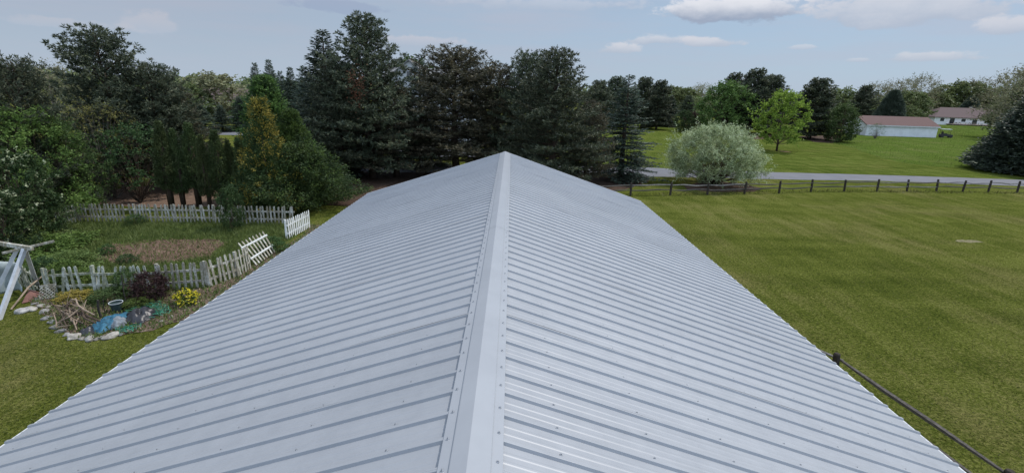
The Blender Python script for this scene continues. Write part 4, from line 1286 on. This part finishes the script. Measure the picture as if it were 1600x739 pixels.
# ------------------------------------------------------------------ picket fences
def picket_fence(name, label, pts, mat, ph=1.02, sp=.19, wp=.088, lean=.04, tilt=0.0, seed=0, gaps=(), backmat=None, posts=True, face=-1):
    """pts: ground points; panel = the pickets of one bay"""
    r = np.random.default_rng(seed)
    o = np.array((pts[0][0], pts[0][1], 0))
    root = tag(empty(name, tuple(o)), label, 'fence')
    for bi, (a_, b_) in enumerate(zip(pts[:-1], pts[1:])):
        a3 = np.array((*a_, 0.)) - o; b3 = np.array((*b_, 0.)) - o
        ln = np.linalg.norm(b3 - a3); d_ = (b3 - a3) / ln
        nv_ = np.array((d_[1], -d_[0], 0))
        bays = max(1, round(ln / 2.4))
        for q in range(bays):
            s0, s1 = ln * q / bays, ln * (q + 1) / bays
            mb = MB()
            s = s0 + sp * .5
            dip = r.uniform(-.03, .03)
            while s < s1:
                if r.random() > gaps_at(gaps, bi):
                    c_ = a3 + d_ * s
                    h = ph + r.uniform(-.02, .02) + dip
                    l1, l2 = r.normal() * lean, r.normal() * lean * .6 + tilt
                    up_ = np.array((0, 0, 1.)) + d_ * l1 + nv_ * l2
                    up_ /= np.linalg.norm(up_)
                    prof_ = [(-wp / 2, .03), (wp / 2, .03), (wp / 2, h - .05), (wp * .28, h - .012), (0, h), (-wp * .28, h - .012), (-wp / 2, h - .05)]
                    v = [c_ + d_ * x_ + up_ * z_ + nv_ * .028 for x_, z_ in prof_]
                    v += [p - nv_ * .02 for p in v]
                    n_ = 7
                    mb.add(v, [tuple(range(n_)), tuple(range(2 * n_ - 1, n_ - 1, -1))] + [(i, n_ + i, n_ + (i + 1) % n_, (i + 1) % n_) for i in range(n_)])
                s += sp * r.uniform(.96, 1.04)
            mb.build('picket_panel', mat, root)
            for z in (.28, .70):
                mb = MB()
                mb.beam(a3 + d_ * s0 + (0, 0, z + dip) - nv_ * .016 + nv_ * tilt * z, a3 + d_ * s1 + (0, 0, z + dip) - nv_ * .016 + nv_ * tilt * z, .04, .08)
                mb.build('rail', mat, root)
            if posts:
                mb = MB()
                c_ = a3 + d_ * s0
                mb.beam(c_ - nv_ * .085 - (0, 0, .1), c_ - nv_ * .085 + (0, 0, ph + .01), .085, .085)
                mb.build('post', mat, root)
    return root


def gaps_at(g, i):
    return g[i] if i < len(g) else 0.0


picket_fence('picket_fence', 'weathered white picket fence along the back of the garden under the trees', [G(95, 355), G(124, 347), G(212, 348), G(335, 349), G(378, 350), G(462, 351)], M['picket'], seed=2, gaps=(0, .03, 0, 0, 0), lean=.055)
picket_fence('picket_fence', 'mossy crooked picket fence with flaking paint behind the rock-edged bed', [G(74, 462), G(150, 457), G(250, 455)], M['picket_worn'], 1.0, lean=.10, seed=5, gaps=(.08, .05), tilt=-.08)
picket_fence('picket_fence', 'brighter stretch of white pickets from the red shrub to the fallen panel', [G(250, 455), G(327, 449), G(374, 432), G(392, 420)], M['picket'], 1.03, lean=.05, seed=6, gaps=(.05, 0, .1), tilt=-.05)
picket_fence('picket_fence', 'short clean white picket fence piece angled towards the roof edge', [G(451, 374), G(484, 356)], M['picket_clean'], 1.0, lean=.015, seed=7)
picket_fence('picket_fence', 'short white picket run half hidden behind the swing frame', [G(22, 438), G(60, 461)], M['picket_worn'], .9, lean=.05, seed=8)

# fallen panel: six pickets on two rails, leaning back
pa = np.array((*G(402, 417), .10)); pb = np.array((*G(430, 399), .16))
ta = np.array(AT(372, 379, pa[1] + .35)); tb_ = np.array(AT(410, 361, pb[1] + .35))
root = tag(empty('fallen_fence_panel', tuple(pa)), 'broken white picket panel leaning over at the edge of the metal roof', 'fence panel')
mb = MB()
dd = (pb - pa); nvp = np.cross(dd / np.linalg.norm(dd), (ta - pa) / np.linalg.norm(ta - pa))
nvp /= np.linalg.norm(nvp)
npk = 8
for i in range(npk):
    q = i / (npk - 1)
    lo = pa + (pb - pa) * q - pa; hi = ta + (tb_ - ta) * q - pa
    d_ = dd / np.linalg.norm(dd) * .042
    tip = lo + (hi - lo) * 1.0
    sh = lo + (hi - lo) * .95
    v = [lo - d_, lo + d_, sh + d_, tip, sh - d_]
    v += [p - nvp * .02 for p in v]
    mb.add(v, [(0, 1, 2, 3, 4), (9, 8, 7, 6, 5)] + [(i_, 5 + i_, 5 + (i_ + 1) % 5, (i_ + 1) % 5) for i_ in range(5)])
mb.build('picket_panel', M['picket'], root)
for q in (.28, .76):
    mb = MB()
    a_ = (pa + (ta - pa) * q) - pa; b_ = (pb + (tb_ - pb) * q) - pa
    e_ = (b_ - a_) * .06
    mb.beam(a_ - e_ + nvp * .022, b_ + e_ + nvp * .022, .04, .07)
    mb.build('rail', M['picket_clean'], root)

# ------------------------------------------------------------------ swing frame at the left edge
f1 = np.array((*G(-2, 500), 0)); f2 = np.array((*G(61, 452), 0))
ap = (f1 + f2) / 2
v_ = ray(39, 391); tt_ = ap[1] / v_[1]
apz = CZ + v_[2] * tt_
ap = np.array((v_[0] * tt_, ap[1], apz))
sf = tag(empty('swing_frame', tuple(ap * (1, 1, 0))), 'white wooden A-frame swing stand at the left edge of the garden', 'swing frame')
o_ = ap * (1, 1, 0)
beamdir = np.array((-2.4, .6, .05))
for base, off, nm in ((f1, 0, 'leg'), (f2, 0, 'leg'), (f1 + beamdir * (1, 1, 0) * .42 + (.0, .35, 0), 1, 'leg'), (f2 + beamdir * (1, 1, 0) * .9, 2, 'leg')):
    mb = MB()
    top = ap + (beamdir * .12 * off)
    if off == 2: top = ap + beamdir * .9
    mb.beam(base - o_, top - o_ + (0, 0, .05), .11, .11)
    mb.build(nm, M['whitepvc'], sf)
mb = MB(); mb.beam(ap - o_ + (.35, -.09, .10), ap - o_ + beamdir + (0, 0, .1), .09, .12); mb.build('top_beam', M['picket'], sf)
mb = MB(); mb.beam(ap - o_ + (-.45, -.3, -.02), ap - o_ + (.5, .55, .16), .05, .07); mb.build('cross_bar', M['picket'], sf)
# canvas sheet slung behind the frame
mb = MB()
n_ = 14
ca, cbp = AT(-30, 400, 15.6), AT(27, 412, 16.0)
grid = []
for i in range(n_ + 1):
    for j in range(n_ + 1):
        s, q = i / n_, j / n_
        x = ca[0] + (cbp[0] - ca[0]) * s; y = ca[1] + (cbp[1] - ca[1]) * s
        zt = ca[2] * (1 - s) + cbp[2] * s
        zz = zt * (1 - q) + .15 * q
        y += .10 * sin(s * 9 + q * 2) + .05 * sin(q * 11 + s * 5)
        grid.append((x + .04 * sin(q * 7), y, zz))
mb.add(grid, [(i * (n_ + 1) + j, i * (n_ + 1) + j + 1, (i + 1) * (n_ + 1) + j + 1, (i + 1) * (n_ + 1) + j) for i in range(n_) for j in range(n_)])
o = mb.build('canvas_sheet', M['canvas'], None, True)
sol = o.modifiers.new('t', 'SOLIDIFY'); sol.thickness = .01
tag(o, 'pale grey-green canvas sheet hanging behind the white swing frame', 'canvas')

# red-brown panel leaning under the frame
mb = MB()
q = [AT(36, 482, 15.2), AT(66, 478, 15.6), AT(69, 458, 15.9), AT(45, 452, 15.7)]
v = [np.array(p) for p in q]
for p in v: p[2] = max(p[2], .03)
nn = np.cross(v[1] - v[0], v[3] - v[0]); nn /= np.linalg.norm(nn)
v += [p - nn * .03 for p in v]
mb.add(v, [(0, 1, 2, 3), (7, 6, 5, 4), (0, 4, 5, 1), (1, 5, 6, 2), (2, 6, 7, 3), (3, 7, 4, 0)])
tag(mb.build('board', M['brownboard']), 'red-brown board leaning on the ground under the swing frame', 'board')
# lattice panel
la = np.array((*G(60, 470), .05)); lb_ = np.array((*G(86, 466), .05)); lh = .45
mb = MB()
d_ = lb_ - la; ll = np.linalg.norm(d_); d_ /= ll
back = np.array((-.05, .45, 1.)); back /= np.linalg.norm(back)
kk = 4
for i in range(-kk, kk + 1):
    for sgn in (1, -1):
        # diagonal slat clipped to the rectangle
        pts = []
        for u_ in np.linspace(0, 1, 60):
            x_ = i * ll / kk + (u_ * lh if sgn > 0 else ll - u_ * lh - 0)
            if sgn < 0: x_ = ll - (i * ll / kk + u_ * lh)
            if 0 <= x_ <= ll: pts.append((x_, u_ * lh))
        if len(pts) > 4:
            a_ = la + d_ * pts[0][0] + back * pts[0][1] + np.array((0, -.006 * sgn, 0)); b_ = la + d_ * pts[-1][0] + back * pts[-1][1] + np.array((0, -.006 * sgn, 0))
            mb.beam(a_, b_, .012, .026)
mb.beam(la, lb_, .03, .05); mb.beam(la + back * lh, lb_ + back * lh, .03, .05)
tag(mb.build('lattice_panel', M['picket']), 'small white garden lattice leaning beside the red-brown board', 'lattice')
mb = MB(); mb.tube([(*G(18, 486), .06), np.array((*G(50, 470), .5)), np.array((*G(86, 452), .75))], [.025, .03, .02], 6)
tag(mb.build('long_stick', M['deadwood']), 'long grey pole lying across the red-brown board', 'pole')

# ------------------------------------------------------------------ rock-edged bed
RK = [(38, 487, .36, 1, 'large pale flat stone nearest the foot of the swing frame'), (50, 484, .30, 1, 'white-topped stone between swing frame foot and the red-brown board'),
      (64, 479, .22, 0, 'small grey stone touching the corner of the red-brown board'), (70, 488, .27, 1, 'long pale stone where the edging turns towards the branch pile'),
      (62, 468, .24, 0, 'brownish stone tucked between board and lattice'), (55, 475, .18, 0, 'smallest stone under the edge of the red-brown board'),
      (75, 481, .18, 0, 'small stone directly in front of the lattice'), (73, 498, .22, 0, 'grey stone left of the branch pile, on the lawn side'),
      (81, 504, .22, 0, 'tan stone beside the lowest left branches'), (86, 512, .24, 0, 'brown stone at the lower left curve of the bed'),
      (95, 518, .22, 0, 'greyish stone between the left curve and the big pale front stone'), (104, 524, .17, 0, 'small stone just left of the big pale front stone'),
      (116, 528, .32, 1, 'big pale stone at the front left corner of the bed'), (128, 530, .18, 0, 'small stone between the two biggest pale front stones'),
      (140, 531, .28, 1, 'big pale stone in front of the dark crumpled cloth'), (152, 530, .16, 0, 'small dark stone in front of the blue tarpaulin'),
      (162, 528, .18, 0, 'small tan stone left of the round yellowish stone'), (174, 527, .33, 1, 'round yellowish stone, largest along the blue tarpaulin'),
      (188, 523, .18, 0, 'small stone right of the round yellowish stone'), (201, 518, .17, 0, 'stone at the right end of the blue tarpaulin'),
      (216, 512, .16, 0, 'stone in front of the black sheeting'), (252, 503, .15, 0, 'pebble lying apart near the green netting'),
      (268, 496, .17, 0, 'last stone of the edging, closest to the metal roof'), (230, 459, .2, 0, 'stone at the foot of the dark red shrub')]
for i in range(len(RK)):
    px, py, sz, big, lb = RK[i]
    rr = np.random.default_rng(100 + i)
    import bmesh
    bm = bmesh.new()
    bmesh.ops.create_icosphere(bm, subdivisions=3, radius=sz / 2)
    ph = rr.uniform(0, 6, 6)
    for v in bm.verts:
        c_ = v.co / (sz / 2)
        k = 1 + .13 * sin(c_.x * 3 + ph[0]) + .12 * sin(c_.y * 3.4 + ph[1]) + .09 * sin(c_.z * 4.6 + ph[2] + c_.x * 3) + .04 * sin(c_.x * 9 + ph[3]) * sin(c_.y * 8 + ph[4])
        v.co = Vector((v.co.x * k * 1.2, v.co.y * k * .9, v.co.z * k * .62))
    me = bpy.data.meshes.new('rock'); bm.to_mesh(me); bm.free()
    for p_ in me.polygons: p_.use_smooth = True
    tone = rr.uniform(.75, 1.2) * (1.3 if big else 1)
    hue = rr.uniform(0, 1)
    me.materials.append(plain_mat('field_stone', (0.21 * tone, (.19 + .015 * hue) * tone, (.155 + .045 * hue) * tone), .85, .55, 6, .03, .2))
    o = link('rock', me)
    gx, gy = G(px, py)
    o.location = (gx, gy, sz * .10); o.rotation_euler = (0, 0, rr.uniform(0, 6))
    tag(o, lb, 'rock', 'stones edging the garden bed')

# branch pile
mb = None
root = tag(empty('branch_pile', (*G(110, 495), 0)), 'pile of dead grey branches inside the rock-edged bed', 'branch pile')
o_ = np.array((*G(110, 495), 0))
rr = np.random.default_rng(9)
for (a_, b_, za, zb_, ra) in (((78, 472), (140, 500), .45, .2, .035), ((100, 478), (158, 502), .5, .15, .045), ((112, 470), (150, 505), .4, .3, .04), ((80, 476), (125, 470), .3, .6, .025), ((95, 500), (112, 470), .1, .6, .03),
                             ((88, 505), (130, 478), .12, .5, .03), ((105, 512), (100, 475), .1, .55, .03), ((120, 515), (108, 480), .1, .5, .025), ((130, 505), (95, 485), .1, .4, .03), ((118, 466), (148, 492), .7, .35, .03),
                             ((84, 490), (110, 508), .5, .2, .02), ((135, 468), (118, 510), .6, .1, .02)):
    a3 = np.array((*G(*a_, za), za)) - o_; b3 = np.array((*G(*b_, zb_), zb_)) - o_
    m1 = a3 * .6 + b3 * .4 + rr.normal(size=3) * .10; m2 = a3 * .3 + b3 * .7 + rr.normal(size=3) * .08
    mb = MB()
    mb.tube([a3, m1, m2, b3], [ra * .5, ra, ra * .9, ra * .5], 6)
    for k in range(3):
        s_ = (m1 * (1 - k / 3) + m2 * k / 3)
        mb.tube([s_, s_ + rr.normal(size=3) * .14 + (0, 0, .08), s_ + rr.normal(size=3) * .3 + (0, 0, .12)], [ra * .4, ra * .25, ra * .1], 4)
    mb.build('branch', M['deadwood'] if rr.random() < .55 else M['bark'], root)

# pot with pale rim
pt = tag(empty('flower_pot', (*G(184, 487), 0)), 'dark round plastic pot with pale rim standing in the bed', 'pot')
pt.scale = (.85, .85, .95)
mb = MB(); mb.tube([(0, 0, .02), (0, 0, .15), (0, 0, .34)], [.15, .18, .215], 20, cap=False); mb.add([(.15 * cos(k * pi / 10), .15 * sin(k * pi / 10), .021) for k in range(20)], [tuple(range(20))])
mb.add([(.205 * cos(k * pi / 10), .205 * sin(k * pi / 10), .29) for k in range(20)], [tuple(range(20))])
mb.build('bowl', M['pot'], pt)
mb = MB()
n_ = 24
ring = []
for rr_, z in ((.213, .345), (.230, .348), (.231, .368), (.212, .366)): ring.append([(rr_ * cos(2 * pi * k / n_), rr_ * sin(2 * pi * k / n_), z) for k in range(n_)])
mb.add([p for r_ in ring for p in r_], [(j * n_ + k, j * n_ + (k + 1) % n_, ((j + 1) % 4) * n_ + (k + 1) % n_, ((j + 1) % 4) * n_ + k) for j in range(4) for k in range(n_)])
mb.build('rim', M['potrim'], pt)


def crumple(name, label, cat, outline, mat, h, seed, n=34):
    """crumpled sheet lying on the ground inside a rough outline (photo points on the ground)"""
    r = np.random.default_rng(seed)
    pts = np.array([G(*q) for q in outline]); c_ = pts.mean(0)
    N = 48
    ang = np.linspace(0, 2 * pi, N, endpoint=False)
    pa_ = np.arctan2(pts[:, 1] - c_[1], pts[:, 0] - c_[0]); pr_ = np.hypot(pts[:, 0] - c_[0], pts[:, 1] - c_[1])
    od = np.argsort(pa_)
    rad = np.interp(ang, np.concatenate([pa_[od] - 2 * pi, pa_[od], pa_[od] + 2 * pi]), np.tile(pr_[od], 3))
    rad = np.interp(ang, ang, rad) * (1 + r.normal(size=N) * .06)
    ph = r.uniform(0, 6, 8)
    R_ = 16
    vs = [(c_[0], c_[1], h)]
    for j in range(1, R_ + 1):
        for i in range(N):
            q = j / R_
            x = c_[0] + rad[i] * q * cos(ang[i]); y = c_[1] + rad[i] * q * sin(ang[i])
            z = h * (1 - q ** 3) * (.55 + .45 * abs(sin(x * 5 + ph[0] + 2 * sin(y * 4 + ph[1])))) + .06 * abs(sin(x * 11 + y * 7 + ph[2])) * (1 - q ** 4) + .03 * abs(sin(x * 23 - y * 17 + ph[3])) + .015
            vs.append((x, y, z))
    fs = [(0, 1 + i, 1 + (i + 1) % N) for i in range(N)]
    for j in range(R_ - 1):
        for i in range(N):
            fs.append((1 + j * N + i, 1 + (j + 1) * N + i, 1 + (j + 1) * N + (i + 1) % N, 1 + j * N + (i + 1) % N))
    mb = MB(); mb.add(vs, fs)
    return tag(mb.build(name, mat, None, True), label, cat)


crumple('blue_tarp', 'crumpled blue tarpaulin on the soil at the front of the bed', 'tarp', [(134, 522), (146, 512), (160, 502), (180, 494), (203, 490), (206, 497), (196, 505), (176, 515), (155, 524)], M['tarp'], .15, 1)
crumple('black_sheet', 'black plastic sheeting heaped beside the blue tarpaulin', 'plastic sheet', [(203, 508), (200, 497), (215, 490), (238, 486), (245, 492), (236, 500), (220, 507)], M['blackbag'], .26, 2)
crumple('grey_sheet', 'small pale grey plastic scrap between blue tarpaulin and black sheeting', 'plastic sheet', [(172, 513), (180, 504), (192, 500), (198, 505), (192, 512), (180, 517)], M['greytarp'], .20, 3)
crumple('dark_cloth', 'dark crumpled cloth at the left end of the blue tarpaulin', 'cloth', [(128, 525), (132, 517), (145, 514), (150, 520), (140, 527)], M['blackbag'], .14, 4)
# green netting: loops of cord
mb = MB(); rr = np.random.default_rng(4)
nc = [(215, 487), (228, 483), (240, 480), (250, 485), (258, 491), (245, 495), (205, 517), (196, 518)]
for k in range(60):
    q = nc[k % len(nc)]
    c_ = np.array((*G(q[0] + rr.uniform(-7, 7), q[1] + rr.uniform(-3, 3)), .05))
    pp = [c_ + np.array((cos(a_) * .16, sin(a_) * .13, abs(sin(a_ * 1.5 + k)) * .10)) + rr.normal(size=3) * .03 * (1, 1, .3) for a_ in np.linspace(0, 5.2, 7)]
    mb.tube(pp, [.007] * 7, 3)
tag(mb.build('green_netting', M['greenmesh']), 'tangle of green garden netting beyond the black sheeting', 'netting', kind='stuff')

# stakes
for i, (px, py, h, lb) in enumerate(((158, 497, .62, 'thick short dark stake behind the blue tarpaulin'), (200, 484, 1.25, 'tall thin dark stake right of the pot'), (165, 490, .5, 'thin green-topped stake left of the pot'))):
    x, y = G(px, py)
    mb = MB(); mb.tube([(x, y, 0), (x - .02, y, h * .5), (x + .01, y + .02, h)], [.035 if i == 0 else .014] * 3, 6)
    tag(mb.build('garden_stake', M['stake']), lb, 'stake', 'stakes in the garden bed')


def ground_plant(proto, name, label, cat, px, py, w_, h_, mat=None, rz=None, group=None):
    (tm, cm), H, W = proto
    x, y = G(px, py)
    o = tag(empty(name, (x, y, 0), rz if rz is not None else random.uniform(0, 6)), label, cat, group)
    o.scale = (w_ / W, w_ / W, h_ / H)
    link('stems', tm, o); b_ = link('foliage', cm, o)
    if mat is not None:
        b_.material_slots[0].link = 'OBJECT'; b_.material_slots[0].material = mat
    return o


GP = ground_plant
GP(PROTO['redshrub'], 'barberry_shrub', 'dark red-leaved shrub against the pickets at the bed back', 'shrub', 238, 468, 1.25, 1.15)
GP(PROTO['flowers'], 'flowering_plant', 'clump of bright yellow flowers near the roof edge', 'flowers', 291, 474, .75, .62)
GP(PROTO['shrub'], 'yellow_green_plant', 'low yellow-green plant by the mossy pickets', 'plant', 118, 470, 1.1, .35, F['gold'])
GP(PROTO['shrub'], 'leafy_plant', 'bright green leafy plant right of the pot', 'plant', 216, 482, .8, .4, F['fern'])
GP(PROTO['shrub'], 'leafy_plant', 'green plant at the foot of the mossy pickets, behind the pot', 'plant', 178, 468, 1.3, .45, F['leaf'])
GP(PROTO['shrub'], 'leafy_plant', 'green plant sprouting beside the fallen picket panel', 'plant', 427, 392, 1.2, .7, F['leaf'])
GP(PROTO['shrub'], 'garden_shrub', 'small round green shrub inside the garden at the back fence', 'shrub', 213, 352, .9, .65, F['leaf'])
GP(PROTO['shrub'], 'garden_shrub', 'small green tuft in the middle of the garden by the bare soil', 'shrub', 169, 398, .6, .5, F['leaf'])
GP(PROTO['shrub'], 'garden_shrub', 'green tuft right behind the middle of the mossy pickets', 'shrub', 200, 412, .7, .45, F['leafdark'])
GP(PROTO['shrub'], 'climbing_plant', 'leafy climber spilling over the mossy picket fence', 'climber', 112, 448, 1.3, 1.1, F['fern'])
GP(PROTO['shrub'], 'climbing_plant', 'lighter climber tangled in the pickets beside the red shrub', 'climber', 206, 455, 1.0, .95, F['leaf'])
GP(PROTO['shrub'], 'climbing_plant', 'tangled shrub with pale leaves between swing frame and mossy pickets', 'climber', 72, 440, 1.0, 1.0, F['leafdark'])
GP(PROTO['mound'], 'bramble', 'tall mound of bright brambles filling the left of the garden', 'bramble', 70, 395, 3.6, 1.0, F['fern'])
GP(PROTO['mound'], 'bramble', 'lower bramble mound against the left back fence', 'bramble', 35, 385, 3.2, 1.3, F['weed'])
GP(PROTO['mound'], 'bramble', 'bramble patch just behind the lattice and mossy fence', 'bramble', 105, 420, 2.6, .9, F['weed'])


# ------------------------------------------------------------------ ground cover
def inside(P, poly):
    x, y = P[:, 0], P[:, 1]
    res = np.zeros(len(P), bool)
    n = len(poly)
    for i in range(n):
        x0, y0 = poly[i]; x1, y1 = poly[(i + 1) % n]
        c_ = ((y0 > y) != (y1 > y)) & (x < (x1 - x0) * (y - y0) / (y1 - y0 + 1e-12) + x0)
        res ^= c_
    return res


def cover(name, label, cat, poly, n, L, W, mat, seed, clump=.0, exclude=None, upw=1.0, dens=None, z0=.01):
    r = np.random.default_rng(seed)
    pl = np.array(poly)
    P = r.uniform(pl.min(0), pl.max(0), (n, 2))
    if clump:
        gN = 64
        k = np.zeros(len(P))
        for cell, wt in ((.5, .4), (1.3, .35), (3.7, .25)):
            tab = r.random((gN, gN)); fx, fy = P[:, 0] / cell + 9.7, P[:, 1] / cell + 3.3
            ix, iy = np.floor(fx).astype(int), np.floor(fy).astype(int); tx, ty = fx - ix, fy - iy
            tx = tx * tx * (3 - 2 * tx); ty = ty * ty * (3 - 2 * ty)
            g_ = lambda a_, b_: tab[a_ % gN, b_ % gN]
            k += wt * ((g_(ix, iy) * (1 - tx) + g_(ix + 1, iy) * tx) * (1 - ty) + (g_(ix, iy + 1) * (1 - tx) + g_(ix + 1, iy + 1) * tx) * ty)
        P = P[r.random(n) < (1 - clump + clump * k ** 1.5)]
    if dens is not None: P = P[r.random(len(P)) < dens(P)]
    P = P[inside(P, poly)]
    if exclude: 
        for ex in exclude: P = P[~inside(P, ex) | (r.random(len(P)) < .22)]
    P3 = np.concatenate([P, np.full((len(P), 1), z0)], 1)
    D = r.normal(size=P3.shape) * .6 + (0, 0, upw)
    D[:, 2] = np.abs(D[:, 2])
    V = cards(P3, D, L * r.uniform(.5, 1.4, len(P3)), W * r.uniform(.6, 1.4, len(P3)), r, .35)
    return tag(link(name, quads(name, V, [mat])), label, cat, kind='stuff')


SOIL = [G(150, 408), G(160, 385), G(235, 377), G(290, 375), G(345, 376), G(352, 385), G(330, 400), G(280, 410), G(200, 412)]
cover('garden_weeds', 'tall weeds and grass filling the fenced garden', 'weeds', GARD, 60000, .22, .03, F['weed'], 21, .4, [SOIL])
cover('bed_weeds', 'scattered weeds growing in the rock-edged bed', 'weeds', BED, 34000, .15, .04, F['weed'], 22, .8)
cover('bed_litter', 'dry leaves and straw littering the rock-edged bed', 'litter', BED, 16000, .09, .03, foliage_mat('dry_leaf_litter', [(0.10, 0.065, 0.04), (0.22, 0.16, 0.10), (0.42, 0.34, 0.25)], .1), 23, .5, upw=.15, z0=.03)
cover('soil_litter', 'dry straw over the bare garden soil', 'litter', SOIL, 6000, .12, .02, foliage_mat('dry_straw', [(0.12, 0.07, 0.05), (0.20, 0.12, 0.088), (0.30, 0.195, 0.15)], .1), 24, .3, upw=.15, z0=.03)
MEAD = [G(1305, 226), G(1345, 238), G(1380, 249), G(1420, 257.5), G(1470, 262), G(1530, 264), G(1620, 262), G(1640, 197), G(1470, 197), G(1470, 216), G(1345, 213), G(1310, 216)]
cover('meadow_grass', 'taller unmown grass of the meadow before the white barn', 'grass', MEAD, 190000, .17, .055, F['meadowblade'], 25, .6)
NEARR = [(4.6, 2.5), (12, 2.5), (34, 16), (36, 30), (6, 30), (4.6, 14)]
cover('lawn_tufts', 'short mown grass blades of the lawn right of the metal roof', 'grass', NEARR, 190000, .042, .016, F['blade'], 26, .25, dens=lambda P: np.clip(1.6 - np.hypot(P[:, 0], P[:, 1]) / 22, .12, 1))
NEARL = [(-4.9, 2.5), (-9, 2.5), (-20, 12), (-17.5, 14.5), (-15.6, 15.2), G(70, 497), G(85, 515), G(112, 533), G(140, 535), G(180, 530), G(240, 518), G(290, 503), (-4.9, 15.0)]
cover('side_lawn_tufts', 'short mown grass blades between the metal roof and the rock-edged bed', 'grass', NEARL, 90000, .042, .016, F['blade'], 27, .25)
cover('fence_line_grass', 'longer grass left unmown under the rail fence', 'grass', [G(940, 309), G(1300, 301), G(1650, 305), G(1650, 302.5), G(1300, 297.5), G(940, 305)], 14000, .24, .035, F['blade'], 28, .5)
